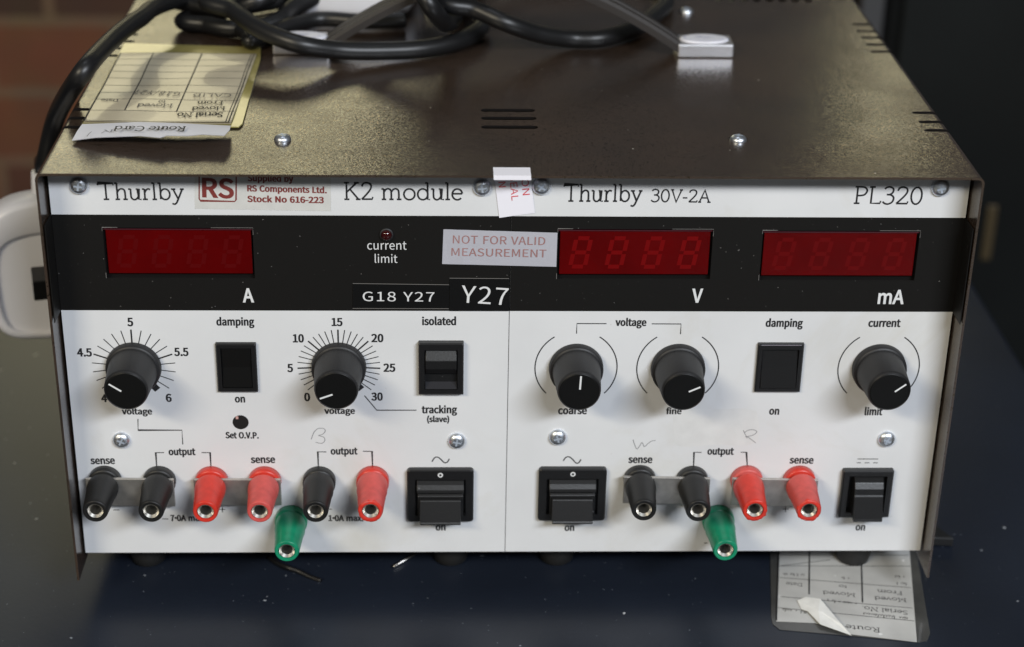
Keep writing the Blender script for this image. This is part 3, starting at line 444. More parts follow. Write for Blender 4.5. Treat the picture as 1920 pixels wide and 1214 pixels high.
SER = {   # light round-ended serif letters: (advance, strokes)
 'T': (.84, [[(.42, .02), (.42, .97)], [(.03, .84), (.05, .965), (.79, .965), (.81, .84)], [(.28, .02), (.56, .02)]]),
 'h': (.68, [[(.14, 0), (.14, .98)], [(.02, .97), (.14, .97)], sm((.14, .42), (.24, .58), (.37, .64), (.49, .58), (.53, .42), (.53, .02)), [(.03, .02), (.26, .02)], [(.42, .02), (.65, .02)]]),
 'u': (.69, [sm((.02, .62), (.14, .62)), sm((.14, .63), (.14, .2), (.19, .06), (.3, .0), (.42, .06), (.52, .22)), [(.4, .62), (.52, .62), (.52, .02), (.65, .02)]]),
 'r': (.48, [[(.14, 0), (.14, .63)], [(.02, .62), (.14, .62)], [(.03, .02), (.28, .02)], sm((.14, .40), (.22, .56), (.33, .635), (.43, .59))]),
 'l': (.31, [[(.14, .02), (.14, .98)], [(.02, .97), (.14, .97)], [(.03, .02), (.26, .02)]]),
 'b': (.68, [[(.14, .03), (.14, .98)], [(.02, .97), (.14, .97)], arc(.37, .32, .235, .315, 0, 360)]),
 'y': (.62, [[(.10, .62), (.33, .04)], sm((.56, .62), (.33, .04), (.24, -.17), (.14, -.26), (.02, -.22)), [(.0, .62), (.22, .62)], [(.44, .62), (.64, .62)]]),
 'K': (.84, [[(.15, .02), (.15, .97)], [(.03, .97), (.28, .97)], [(.03, .02), (.28, .02)], [(.16, .44), (.64, .96)], [(.32, .60), (.72, .03)], [(.52, .97), (.76, .97)], [(.6, .02), (.83, .02)]]),
 '2': (.66, [sm((.07, .76), (.13, .92), (.3, .98), (.47, .91), (.52, .74), (.44, .53), (.24, .25), (.05, .03)), [(.05, .03), (.56, .03), (.59, .16)]]),
 'm': (1.06, [[(.14, 0), (.14, .63)], [(.02, .62), (.14, .62)], sm((.14, .42), (.22, .57), (.34, .635), (.46, .57), (.5, .42), (.5, .02)), sm((.5, .42), (.58, .57), (.71, .635), (.83, .57), (.87, .42), (.87, .02)), [(.03, .02), (.25, .02)], [(.40, .02), (.61, .02)], [(.77, .02), (1.0, .02)]]),
 'o': (.68, [arc(.33, .315, .27, .315, 0, 360)]),
 'd': (.70, [[(.55, .98), (.55, .02), (.67, .02)], [(.43, .97), (.55, .97)], arc(.31, .315, .25, .315, 0, 360)]),
 'e': (.62, [[(.07, .35), (.55, .35)], arc(.31, .315, .25, .315, 8, 318)]),
 '3': (.64, [sm((.08, .86), (.2, .97), (.36, .97), (.49, .86), (.47, .66), (.34, .55), (.2, .54)), sm((.24, .54), (.42, .51), (.54, .36), (.5, .13), (.33, .0), (.16, .02), (.04, .13))]),
 '0': (.66, [arc(.31, .49, .25, .49, 0, 360)]),
 'V': (.76, [[(.08, .96), (.38, .0), (.69, .96)], [(.0, .97), (.2, .97)], [(.57, .97), (.78, .97)]]),
 '-': (.40, [[(.04, .34), (.34, .34)]]),
 'A': (.80, [[(.09, .03), (.40, .97), (.71, .03)], [(.21, .36), (.59, .36)], [(.0, .02), (.2, .02)], [(.6, .02), (.82, .02)]]),
 'P': (.68, [[(.15, .02), (.15, .97)], [(.03, .02), (.3, .02)], sm((.03, .97), (.34, .97)), sm((.30, .97), (.5, .93), (.6, .74), (.5, .53), (.32, .47), (.15, .47))]),
 'L': (.66, [[(.15, .97), (.15, .03), (.58, .03), (.61, .17)], [(.03, .97), (.3, .97)]]),
 'R': (.78, [[(.15, .02), (.15, .97)], [(.03, .02), (.3, .02)], sm((.03, .97), (.32, .97), (.5, .93), (.57, .75), (.48, .57), (.32, .51), (.15, .51)), [(.34, .5), (.64, .02), (.78, .02)]]),
 't': (.42, [sm((.17, .86), (.17, .3), (.19, .06), (.28, 0), (.38, .05)), [(.03, .62), (.36, .62)]]),
 'C': (.80, [arc(.42, .49, .36, .49, 42, 318), [(.69, .97), (.69, .76)]]),
 'a': (.62, [sm((.1, .5), (.18, .61), (.32, .63), (.45, .55), (.46, .4), (.46, .1), (.52, .01), (.6, .05)), arc(.28, .17, .19, .17, 0, 360)]),
 'v': (.60, [[(.09, .62), (.3, .02), (.52, .62)], [(.0, .62), (.19, .62)], [(.42, .62), (.61, .62)]]),
 'F': (.66, [[(.15, .02), (.15, .97)], [(.03, .02), (.3, .02)], [(.03, .97), (.57, .97), (.59, .8)], [(.15, .52), (.45, .52)]]),
 'D': (.82, [[(.15, .03), (.15, .97)], sm((.03, .97), (.36, .96), (.6, .85), (.7, .5), (.6, .15), (.36, .04), (.03, .03))]),
 'M': (1.02, [[(.14, .02), (.16, .97), (.48, .12), (.8, .97), (.84, .02)], [(.02, .02), (.27, .02)], [(.71, .02), (.97, .02)], [(.03, .97), (.18, .97)], [(.8, .97), (.95, .97)]]),
 'S': (.62, [sm((.5, .82), (.42, .95), (.27, .98), (.12, .9), (.09, .73), (.2, .58), (.4, .46), (.52, .3), (.48, .1), (.3, 0), (.14, .04), (.06, .18))]),
 'i': (.30, [[(.14, .02), (.14, .63)], [(.02, .62), (.14, .62)], [(.03, .02), (.26, .02)], [(.09, .85), (.18, .85)]]),
 'N': (.92, [[(.14, .02), (.14, .96), (.74, .03), (.74, .97)], [(.02, .02), (.26, .02)], [(.62, .97), (.86, .97)], [(.02, .97), (.16, .97)]]),
 '.': (.26, [[(.07, .05), (.16, .05)]]),
 ' ': (.34, []),
}
def serif(mb, text, L, fr, w=0.075):
    x0, z0, x1, z1, h = L
    total = sum(SER[c][0] for c in text[:-1]) + SER[text[-1]][0]-.06
    dx, dz = x1-x0, z1-z0; l = math.hypot(dx, dz); ux, uz = dx/l, dz/l; kx = l/total
    pen = 0; k = 0
    for c in text:
        adv, strokes = SER[c]
        for st in strokes:
            lift = 0.002*(k % 6); k += 1
            pts = [((pen+a)*kx, b*h) for a, b in st]
            f2 = (lambda a, b, lf=lift: fr(x0+ux*a-uz*b, z0+uz*a+ux*b, lf))
            mb.ribbon(pts, w*h, f2)
        pen += adv
def PAN(y): return lambda a, b, lf=0: (a, y-lf, b)
def FLAT(z): return lambda a, b, lf=0: (a, b, z+lf)
def line(mb, pts, wd, fr): mb.ribbon(pts, wd, fr)
def scrawl(mb, strokes, wd, fr):
    for st in strokes: mb.ribbon(sm(*st), wd, fr)

def scribble(mb, a, c, h, wd, fr, seed):
    """a run of loose joined-up pencil writing from a to c, letters about h tall"""
    rnd = random.Random(seed); L = math.hypot(c[0]-a[0], c[1]-a[1]); ux, uy = (c[0]-a[0])/L, (c[1]-a[1])/L
    t = 0.0; pts = []
    while t < L:
        hh = h*rnd.choice((.45, .5, .55, .6, 1.0, 1.1)); w_ = h*rnd.uniform(.3, .6)
        for dt, dh in ((0, rnd.uniform(0, .1)*h), (w_*.55, hh), (w_*.25, hh*rnd.uniform(.3, .9)), (w_*.7, rnd.uniform(-.15, .1)*h)):
            pts.append((a[0]+ux*(t+dt)-uy*dh, a[1]+uy*(t+dt)+ux*dh))
        t += w_
        if rnd.random() < .22:
            if len(pts) > 2: mb.ribbon(sm(*pts), wd, fr)
            pts = []; t += h*rnd.uniform(.3, .8)
    if len(pts) > 2: mb.ribbon(sm(*pts), wd, fr)

# ================================================================== SETTING
ZT, ZG = 153.02, -16.0
def struct(name, mb, mat, **k):
    o = link(name, mb.mesh(name, mat, **k)); o['kind'] = 'structure'; return o

# floor, far below the worktop
fl = plain('grey_green_concrete', (0.18, 0.175, 0.14), 0.75, var=.35, vscale=5, bump=.3, bscale=60)
b = MB(); b.box(-6000, 6000, -2500, 6000, -460, -414)
for k in range(-14, 20):                       # long slabs with dark open joints between them
    b.box(-6000, 6000, 735+222*k+9, 735+222*(k+1)-9, -413.5, -400)
struct('floor', b, fl)

# worktop the instrument stands on
desk = thing('workbench', 'dark navy worktop speckled with dust under the instrument', 'workbench', (250, 150, -400))
b = MB(); b.prism([(x, y, ZG) for x, y in rrect(-620, 403, -420, 335, 14, 8)][::-1], (0, 0, -22))
link('worktop', b.mesh('worktop', M['table'], bevel=2.5, seg=3), desk)
for lx, ly in ((-570, -340), (350, -340), (-570, 285), (350, 285)):
    b = MB(); b.box(lx-18, lx+18, ly-18, ly+18, -400, ZG-22.5)
    link('leg', b.mesh('leg', plain('bench_leg', (.03, .03, .035), .5), bevel=2), desk)

# brick wall behind on the left
def brick_wall():
    mt, nt, bs = newmat('orange_brick')
    bs.inputs['Roughness'].default_value = .8
    tc = nt.nodes.new('ShaderNodeTexCoord'); mp = nt.nodes.new('ShaderNodeMapping')
    mp.inputs['Rotation'].default_value = (PI/2, 0, 0)
    nt.links.new(tc.outputs['Object'], mp.inputs['Vector'])
    br = nt.nodes.new('ShaderNodeTexBrick')
    br.inputs['Scale'].default_value = 1.0; br.inputs['Brick Width'].default_value = .125; br.inputs['Row Height'].default_value = .072
    br.inputs['Mortar Size'].default_value = .0055; br.inputs['Mortar Smooth'].default_value = .3
    br.inputs['Color1'].default_value = (.20, .068, .028, 1); br.inputs['Color2'].default_value = (.040, .022, .014, 1)
    br.inputs['Bias'].default_value = -.1
    br.inputs['Mortar'].default_value = (.18, .105, .06, 1)
    nz = nt.nodes.new('ShaderNodeTexNoise'); nz.inputs['Scale'].default_value = 18; nz.inputs['Detail'].default_value = 6
    nt.links.new(mp.outputs['Vector'], br.inputs['Vector']); nt.links.new(tc.outputs['Object'], nz.inputs['Vector'])
    mx = nt.nodes.new('ShaderNodeMix'); mx.data_type = 'RGBA'; mx.blend_type = 'MULTIPLY'; mx.inputs[0].default_value = .5
    nt.links.new(br.outputs['Color'], mx.inputs[6]); nt.links.new(nz.outputs['Color'], mx.inputs[7])
    nt.links.new(mx.outputs[2], bs.inputs['Base Color'])
    b = MB(); b.box(-1500, 330, 1150, 1260, -400, 260)
    return tag(link('brick_wall', b.mesh('brick_wall', mt)), 'low orange and dark brick wall behind the instrument on the left', 'wall')
brick_wall()

# dark cabinets behind on the right
dk = plain('near_black_cabinet_paint', (.0022, .0026, .0026), .6, spec=.15, var=.3, vscale=6)
b = MB(); b.box(412, 1500, 560, 1100, -400, 110)
cab = tag(link('cabinet', b.mesh('cabinet', dk, bevel=6)), 'near-black cabinet in the dim background right of the instrument', 'cabinet')
b = MB(); b.box(424, 700, 556, 559.8, -380, 100); link('door', b.mesh('door', plain('dark_door_panel', (.0042, .0052, .0054), .5, spec=.25, var=.3, vscale=9), bevel=3), cab)
b = MB(); b.box(708, 1000, 556, 559.8, -380, 100); link('door', b.mesh('door', plain('dark_door_panel', (.0042, .0052, .0054), .5, spec=.25), bevel=3), cab)
b = MB(); b.box(496, 503, 554, 555.9, -128, -88); link('lock_plate', b.mesh('lock_plate', plain('dull_brass', (.085, .06, .028), .5, metal=.3), bevel=.8), cab)
b = MB(); b.box(396, 411, 552, 558, -400, 105)
tag(link('upright_post', b.mesh('upright_post', plain('dim_grey_post', (.045, .046, .05), .5), bevel=1.5)), 'dim grey upright post behind the rear right corner of the instrument', 'post')

# ================================================================== INSTRUMENT
W = 310.0
psu = thing('power_supply', 'brown and white bench power supply with knobs, red displays and coloured terminals', 'power supply', (155, 110, ZG))

# ---- cover: a folded sheet, cut through by ventilation slots
YF, YB, TH = -11.0, 262.0, 0.85
def cover():
    import bmesh
    x0, x1, zt, zb, r = -1.3, W+1.3, ZT, -5.6, 2.4
    def prof(off):
        ro = max(r-off, .3); out = [(x0+off, zb)]
        for k in range(7):
            a = math.radians(180-90*k/6); out.append((x0+off+ro+ro*math.cos(a), zt-off-ro+ro*math.sin(a)))
        for k in range(7):
            a = math.radians(90-90*k/6); out.append((x1-off-ro+ro*math.cos(a), zt-off-ro+ro*math.sin(a)))
        out.append((x1-off, zb)); return out
    o, i = prof(0), prof(TH); n = len(o)
    ring = o+i[::-1]
    b = MB(); b.prism([(x, YF, z) for x, z in ring], (0, YB-YF, 0))
    me = b.mesh('cover', M['cover'], weld=True)
    # lower front corner of each cheek is cut back
    bm = bmesh.new(); bm.from_mesh(me)
    for v in bm.verts:
        if v.co.z < (zb+.5)*S and v.co.y < (YF+.5)*S: v.co.y += 0.6*S
    bm.to_mesh(me); bm.free()
    ob = bpy.data.objects.new('cut', me); COL.objects.link(ob)
    cb = MB()
    def slot(xa, xb, yc, wd=2.9):
        pts = [(xa+wd/2+wd/2*math.cos(math.radians(a)), yc+wd/2*math.sin(math.radians(a))) for a in range(90, 271, 30)]
        pts += [(xb-wd/2+wd/2*math.cos(math.radians(a)), yc+wd/2*math.sin(math.radians(a))) for a in range(-90, 91, 30)]
        cb.prism([(x, y, zt-9) for x, y in pts], (0, 0, 14))
    for (xa, ya), (xb, yb) in (((144.94, 53.36),(164.56, 53.7)), ((145, 44.82),(164.76, 45.15)), ((144.85, 35.65),(164.93, 35.98))):
        slot(xa, xb, ya, 3.3)
    for yy in ((4.1, 51.75)[1], (5.75, 42.48)[1], (7.4, 33.17)[1]): slot(-6, 9.2, yy)
    for yy in ((307.38, 53.29)[1], (306.99, 43.58)[1], (306.74, 34.67)[1]): slot(W-8.4, W+6, yy)
    for yy in ((2.47, 151.43)[1], (3.97, 141.97)[1], (5.43, 132.72)[1], (6.86, 123.68)[1], (8.37, 114.17)[1]): slot(-6, 9.2, yy)
    for yy in ((309.02, 163.8)[1], (306.96, 153.91)[1], (305.09, 144.99)[1], (303.11, 135.54)[1], (301.18, 126.31)[1]): slot(W-8.4, W+6, yy)
    for k in range(8):
        xx = (251.92, 196.42)[0]+k*5.6
        cb.prism([(xx-1.6+1.6*math.cos(a*PI/8), (251.92, 196.42)[1]+1.6-1.6*math.sin(a*PI/8)*1, zt-6) if a < 9 else p for a, p in [(a, None) for a in range(9)]]
                 + [(xx-3.2, (251.92, 196.42)[1]+22, zt-6), (xx, (251.92, 196.42)[1]+22, zt-6)], (0, 0, 10))
    cme = cb.mesh('cutter', M['recess'], weld=True)  # slot walls come out black, shade inside the slots put into colour
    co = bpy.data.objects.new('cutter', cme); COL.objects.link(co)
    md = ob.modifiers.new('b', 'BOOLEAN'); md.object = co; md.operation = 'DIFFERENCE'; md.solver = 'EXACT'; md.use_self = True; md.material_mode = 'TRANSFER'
    dg = bpy.context.evaluated_depsgraph_get(); dg.update()
    res = bpy.data.meshes.new_from_object(ob.evaluated_get(dg)); res.name = 'cover'
    bpy.data.objects.remove(ob); bpy.data.objects.remove(co); bpy.data.meshes.remove(cme)
    return link('cover', res, psu)
cov = cover()
# chassis inside the cover
b = MB(); b.box(1.2, W-1.2, 2.2, 256, 0.2, ZT-38)
link('chassis', b.mesh('chassis', plain('dark_chassis', (.006, .006, .006), .7, spec=.1)), psu)

# ---- front panel: two modules side by side, with real openings for the displays
ZB1, ZB0, ZP0, ZPT = 134.08, 98.53, -0.4, 149.5          # black band top / bottom, panel bottom / top
XS = (154.62, 63.5)[0]                                        # seam between the modules
def holes_sheet(x0, x1, z0, z1, holes, yf, yb):
    """flat sheet with rectangular openings whose walls are built too"""
    xs = sorted({x0, x1, *[h[0] for h in holes], *[h[1] for h in holes]}); zs = sorted({z0, z1, *[h[2] for h in holes], *[h[3] for h in holes]})
    b = MB()
    inside = lambda cx, cz: any(h[0] < cx < h[1] and h[2] < cz < h[3] for h in holes)
    for a0, a1 in zip(xs, xs[1:]):
        for c0, c1 in zip(zs, zs[1:]):
            if inside((a0+a1)/2, (c0+c1)/2): continue
            b.add([(a0, yf, c0), (a1, yf, c0), (a1, yf, c1), (a0, yf, c1)], [(0, 1, 2, 3)])
            b.add([(a0, yb, c0), (a1, yb, c0), (a1, yb, c1), (a0, yb, c1)], [(3, 2, 1, 0)])
    def wall(x0, x1, z0, z1, inward):
        p = [(x0, z0), (x1, z0), (x1, z1), (x0, z1)]
        for k in range(4):
            (a, c), (d, e) = p[k], p[(k+1) % 4]
            q_ = [(a, yf, c), (a, yb, c), (d, yb, e), (d, yf, e)]
            b.add(q_, [(3, 2, 1, 0) if inward else (0, 1, 2, 3)])
    wall(x0, x1, z0, z1, False)
    for h in holes: wall(*h, True)
    return b
def ext(a, b_): return (a[0], b_[0], b_[1], a[1])
WIN = [ext((16.99, 129.36),(67.3, 110.75)), ext((170.78, 129.46),(223.68, 110.88)), ext((240.77, 129.13),(294.84, 110.57))]
big = lambda h: (h[0]-1.2, h[1]+1.2, h[2]-1.2, h[3]+1.2)
WL, WR = [WIN[0]], WIN[1:]
pl = link('front_panel', holes_sheet(0.4, XS-.12, ZP0, ZPT, [big(h) for h in WL], 0, 2.0).mesh('front_panel', M['panel'], weld=True), psu)
pr = link('front_panel', holes_sheet(XS+.12, W-.2, ZP0, ZPT, [big(h) for h in WR], 0, 2.0).mesh('front_panel', M['panel'], weld=True), psu)
note(pl, 'left off-white module panel with two dials'); note(pr, 'right off-white module panel with three knobs')
# the black band runs past the white panel on to the inner faces of the cheeks
b = holes_sheet(0.4, XS-.12, ZB0, ZB1, WL, -.12, -.02); link('display_band', b.mesh('display_band', M['band']), pl)
b = holes_sheet(XS+.12, W-.2, ZB0, ZB1, WR, -.12, -.02); link('display_band', b.mesh('display_band', M['band']), pr)
for xx in (0.02, W-.32):
    b = MB(); b.box(xx, xx+.3, -10.2, -.13, ZB0, ZB1); link('band_return', b.mesh('band_return', M['band']), pl if xx < 9 else pr)

# ---- printing
YI, YW = -0.05, -0.18                                      # ink on the white paint, ink on the black band
F, FW = PAN(YI), PAN(YW)
word(pl, 'Thurlby', (16.4, 139.49, 44.59, 139.58, 6.12), F, 'ink', 'serif')
word(pl, 'K2 module', (98.29, 139.85, 138.12, 139.95, 6.25), F, 'ink', 'serif')
word(pr, 'Thurlby', (172.12, 139.56, 198.29, 139.56, 6.28), F, 'ink', 'serif')
word(pr, '30V-2A', (201.63, 139.57, 221.65, 139.35, 4.55), F, 'ink', 'serif', wt=.115)
word(pr, 'PL320', (270.65, 139.17, 294.13, 139, 6.31), F, 'ink', 'serif')
for t, L in (('5', (22.67, 92.48, 24.59, 92.48, 3.18)), ('4.5', (4.47, 80.7, 9.45, 80.71, 3.12)), ('5.5', (38.05, 80.95, 42.89, 80.95, 3.13)), ('6', (33.99, 62.77, 35.91, 62.77, 3.1)), ('4', (11.34, 62.66, 13.28, 62.66, 3.09)),
             ('voltage', (18.13, 57.68, 28.68, 57.68, 2.47)), ('damping', (53.32, 92.8, 66.25, 92.78, 2.98)), ('on', (58.19, 62.51, 61.68, 62.51, 2.89)), ('Set O.V.P.', (54.13, 47.95, 65.81, 47.85, 2.51)),
             ('output', (33.53, 41.03, 42.99, 41.06, 2.86)), ('sense', (5.45, 37.35, 14.04, 37.43, 2.98)), ('sense', (62.66, 37.72, 71.27, 37.76, 2.99)), ('7·0A max.', (32.34, 13.29, 44.92, 13.25, 2.56)),
             ('15', (93.07, 92.67, 96.73, 92.67, 3.04)), ('10', (79.46, 86.29, 83.18, 86.3, 3.11)), ('20', (106.69, 86.44, 110.81, 86.44, 3.11)), ('5', (77.07, 74.65, 78.99, 74.65, 3.16)), ('25', (110.75, 74.78, 114.83, 74.78, 3.16)),
             ('0', (82.66, 63.05, 84.58, 63.05, 3.21)), ('30', (106.31, 63.29, 110.27, 63.3, 3.11)), ('voltage', (89.54, 57.89, 100.31, 57.89, 2.48)), ('isolated', (124.43, 93.07, 136.1, 93.1, 3.05)),
             ('tracking', (124.12, 58.14, 136.59, 58.14, 2.98)), ('(slave)', (126.01, 54.54, 133.81, 54.54, 2.35)), ('output', (91.38, 41.23, 100.91, 41.27, 2.87)), ('1·0A max.', (89.82, 13.14, 102.45, 13.1, 2.47)), ('on', (128.99, 8.98, 132.56, 8.97, 3))):
    word(pl, t, L, F, 'ink')
for t, L in (('voltage', (191.74, 92.89, 202.48, 92.86, 2.85)), ('coarse', (172.73, 57.77, 182.92, 57.77, 3.03)), ('fine', (211.41, 57.76, 216.85, 57.76, 2.5)), ('damping', (244.46, 92.65, 257.41, 92.59, 3.01)), ('current', (280.65, 92.67, 291.91, 92.65, 3.01)),
             ('on', (248.46, 57.59, 251.97, 57.54, 3.05)), ('limit', (282.97, 57.34, 289.29, 57.34, 3.05)), ('on', (176.49, 8.66, 179.96, 8.65, 3.01)), ('sense', (198.74, 37.6, 207.37, 37.55, 3.01)), ('output', (227.3, 41.05, 236.8, 41, 2.89)),
             ('sense', (257.52, 37.31, 266.18, 37.21, 3.02)), ('on', (284.55, 8.59, 288.03, 8.53, 3.03))):
    word(pr, t, L, F, 'ink')
lw = .36
for pts in ([(23.54, 55.74),(23.29, 51.23),(38.79, 51.2),(38.72, 45.38)], [(31.84, 42),(28.88, 42),(28.84, 35.82)], [(45.21, 41.99),(48.26, 41.98),(48.22, 35.79)],
            [(103.85, 65.2),(108.13, 59.31),(122.23, 59.31)], [(89.8, 42.23),(86.73, 42.3),(86.74, 35.52)], [(102.88, 42.5),(106.17, 42.43),(106.25, 35.94)]):
    stroke(pl, 'bracket_line', [pts], lw, F)
for pts in ([(188.59, 93.67),(178.27, 93.69),(178.25, 89.79)], [(204.42, 93.63),(214.7, 93.59),(214.74, 89.64)], [(225.1, 41.94),(222.4, 41.94),(222.62, 35.56)], [(239.41, 41.97),(241.47, 41.93),(242.22, 35.98)]):
    stroke(pr, 'bracket_line', [pts], lw, F)
stroke(pr, 'dc_symbol', [[(282.25, 39.11),(289.86, 39.06)], [(282.18, 37.5),(283.68, 37.5)], [(285.11, 37.5),(286.77, 37.49)], [(288.24, 37.49),(289.87, 37.49)]], .3, F)
for a, c in (((11.94, 18.03),(14.15, 18.02)), ((29.3, 14.14),(31.53, 14.13)), ((90.11, 18.17),(91.18, 18.16))): stroke(pl, 'minus_sign', [[a, c]], .32, F)
stroke(pl, 'plus_sign', [[(50.32, 18.17),(52.45, 18.16)], [(51.45, 19.39),(51.32, 16.89)]], .32, F)
stroke(pr, 'plus_sign', [[(257.65, 18.93),(257.85, 16.51)], [(256.66, 17.78),(258.93, 17.78)]], .32, F)
stroke(pr, 'minus_sign', [[(228.49, 3.13),(229.89, 3.12)]], .3, F)
stroke(pl, 'ac_symbol', [[(127.68, 38.13),(128.65, 39.78),(129.8, 40),(130.95, 39.02),(132.11, 37.77),(133.17, 37.95),(133.95, 39.35)]], .45, F, smooth=True)
stroke(pr, 'ac_symbol', [[(175.1, 38.41),(176.02, 39.86),(177.27, 40.08),(178.56, 38.96),(179.76, 37.54),(180.73, 37.67),(181.53, 39.07)]], .45, F, smooth=True)
DC1, DC2, DZ = (23.68, 76.6), (95.13, 76.7), 76.35
def tick(mb, c, ang, r0, r1, wd):
    a = math.radians(ang); mb.ribbon([(c[0]+r0*math.sin(a), c[1]+r0*math.cos(a)), (c[0]+r1*math.sin(a), c[1]+r1*math.cos(a))], wd, F)
for c, n, st, ends in ((DC1, 9, 14, 140), (DC2, 14, 9.25, 139)):
    mb = MB()
    for k in range(-n, n+1): tick(mb, c, k*st, 9.0, 14.5, .56 if k % 5 == 0 else .34)
    for a in (-ends, ends): tick(mb, c, a, 8.0, 11.9, 2.5)
    link('dial_scale', mb.mesh('dial_scale', M['ink']), pl)
for cx in (178.51, 214.5, 286.05):
    for a0, a1 in ((-33, -134.5), (33, 134.5)):
        stroke(pr, 'dial_arc', [[(cx+14.49*math.sin(math.radians(a0+(a1-a0)*k/30)), DZ+14.49*math.cos(math.radians(a0+(a1-a0)*k/30))) for k in range(31)]], .42, F)
word(pl, 'A', (62.77, 101.81, 66.67, 101.82, 5.22), FW, 'white_ink')
word(pl, 'current', (105.87, 121.65, 119.22, 121.67, 3.26), FW, 'white_ink', 'r'); word(pl, 'limit', (108.34, 116.75, 116.05, 116.73, 3.18), FW, 'white_ink', 'r')
word(pr, 'V', (217.83, 102.07, 221.65, 102.08, 5.21), FW, 'white_ink'); word(pr, 'mA', (282.91, 101.74, 292.1, 101.68, 5.33), FW, 'white_ink')
PF = PAN(-.06)
stroke(pl, 'pencil_mark', [[(85.67, 50.51),(85.05, 48.98),(84.53, 47.45)], [(85.67, 50.51),(87.03, 51.81),(88.93, 51.92),(89.66, 50.94),(88.77, 49.63),(87.14, 48.98)], [(87.14, 48.98),(89.02, 48.32),(89.36, 46.89),(88.19, 45.8),(86.11, 46.24)]], .26, PF, 'pencil', True)
stroke(pr, 'pencil_mark', [[(200.03, 47.26),(200.71, 45.16),(201.57, 43.39),(202.48, 44.49),(203.27, 46.04),(203.8, 45.15),(204.32, 44.27),(205.51, 45.6),(206.72, 46.59),(208.15, 46.92)]], .26, PF, 'pencil', True)
stroke(pr, 'pencil_mark', [[(239.62, 51.09),(240.4, 49.54),(241.31, 47.78)], [(239.99, 49.99),(241.63, 51.19),(243.56, 51.19),(244.59, 50.42),(243.34, 49.1),(240.49, 48.33)], [(241.05, 48.66),(242.7, 47.34),(244.55, 45.79)]], .26, PF, 'pencil', True)

b = MB(); rp = [(213.8, 59.61), (221.05, 60.05), (229.69, 59.72), (239.82, 60.05), (243.95, 58.74), (245.38, 52.62), (245.31, 46.01), (241.34, 44.68), (229.69, 45.13), (220.07, 44.26), (215.41, 44.7), (214.38, 52.63)]
b.add([(x, -.03, z) for x, z in rp], [list(range(len(rp)))])
link('tape_residue', b.mesh('tape_residue', plain('tape_residue', (.682, .686, .688), .47, var=.05, vscale=160)), pr)
# ---- displays set back in the openings
def seg8(mb, cx, cz, w_, h_, t, y, sl=.10):
    """seven bars of one slanted digit"""
    f = lambda a, b, lf=0: (cx+a+b*sl, y, cz+b)
    g = t*.40
    for zz in (-h_/2, 0, h_/2): mb.ribbon([(-w_/2+g, zz), (w_/2-g, zz)], t, f)
    for xx in (-w_/2, w_/2):
        for z0, z1 in ((-h_/2+g, -g), (g, h_/2-g)): mb.ribbon([(xx, z0), (xx, z1)], t, f)
for di, (x0, x1, z0, z1) in enumerate(WIN):
    b = MB(); b.box(x0-1.5, x1+1.5, 2.05, 2.15, z0-1.2, z1+1.2)
    par = link('display', b.mesh('display', M['recess']), psu)
    b = MB(); b.box(x0+.7, x1-.7, 0.9, 2.0, z0+1.3, z1-1.1)
    link('filter', b.mesh('filter', M['window'], bevel=.15), par)
    b = MB(); b.box(x0+.02, x1-.02, .5, .8, z1-1.0, z1-.6)
    link('shade_strip', b.mesh('shade_strip', plain('maroon_shade', (.06, .012, .018), .25)), par)  # maroon strip at window top, shade of the band edge put into colour
    stroke(par, 'pale_edge', [[(x0-.15, z1-1.2), (x0-.15, z1+.12), (x0+5, z1+.12)], [(x1-14, z1+.12), (x1+.12, z1+.12), (x1+.12, z1-2.5)], [(x0-.15, z0+2), (x0-.15, z0-.1)]], .13, PAN(-.14), 'pale')  # wear along the printed edges of the window
    wd = x1-x0
    for k in range(4):
        b = MB(); seg8(b, x0+wd*(.15+.235*k), (z0+z1)/2+.2, 5.0, 10.6, 1.5, .86, .17)
        link('digit', b.mesh('digit', DIG[di]), par)

# ---- overload lamp
lx, lz = (112.46, 127.26)
b = MB(); b.lathe([(0.1, 2.35), (.7, 2.35), (.7, 2.35), (.9, 2.15), (.9, 1.85)], 32, at=(lx, 0, lz), closed=False)
il = link('indicator_lamp', b.mesh('indicator_lamp', M['ink']), psu)
b = MB(); b.lathe([(.3, 1.85), (1.0, 1.83), (1.6, 1.6), (2.0, 1.15), (2.2, .5), (2.25, .02)], 32, at=(lx, 0, lz)); link('lens', b.mesh('lens', M['lens']), il)

# ---- knobs
b = MB(); b.lathe([(.3, 9.45), (.3, 9.65), (.3, 9.65), (2.7, 9.5), (3.2, 9.0), (3.3, 8.55), (3.3, 8.55), (3.9, 8.45), (16.6, 7.62), (17.5, 7.45), (17.9, 7.05), (17.9, 7.05), (17.75, 6.9)], 64, closed=False)
knob_me = b.mesh('knob', M['knob_plastic'])
b = MB(); b.lathe([(17.6, 6.95), (17.85, 6.88), (17.95, 6.6), (17.95, 6.6)], 64); cap_me = b.mesh('cap', M['knob_cap'])
for cx, cz, p0, p1 in ((DC1[0], DC1[1], (18.07, 79.24), (22.14, 76.45)), (DC2[0], DC2[1], (89.49, 73.6), (93.87, 75.24)),
                       (178.51, DZ, (178.92, 82.39), (178.71, 77.22)), (214.5, DZ, (220.24, 78.19), (216.31, 76.36)), (286.05, DZ, (291.52, 79.29), (287.88, 76.39))):
    k = link('knob', knob_me, psu, at(cx, 0, cz)); link('cap', cap_me, k, at(cx, 0, cz))
    b = MB(); b.ribbon([p0, p1], .62, PAN(-18.02)); link('pointer_line', b.mesh('pointer_line', M['white_ink']), k)
b = MB(); b.lathe([(0, .95), (.12, .95), (.12, .95)], 16, axis='z')
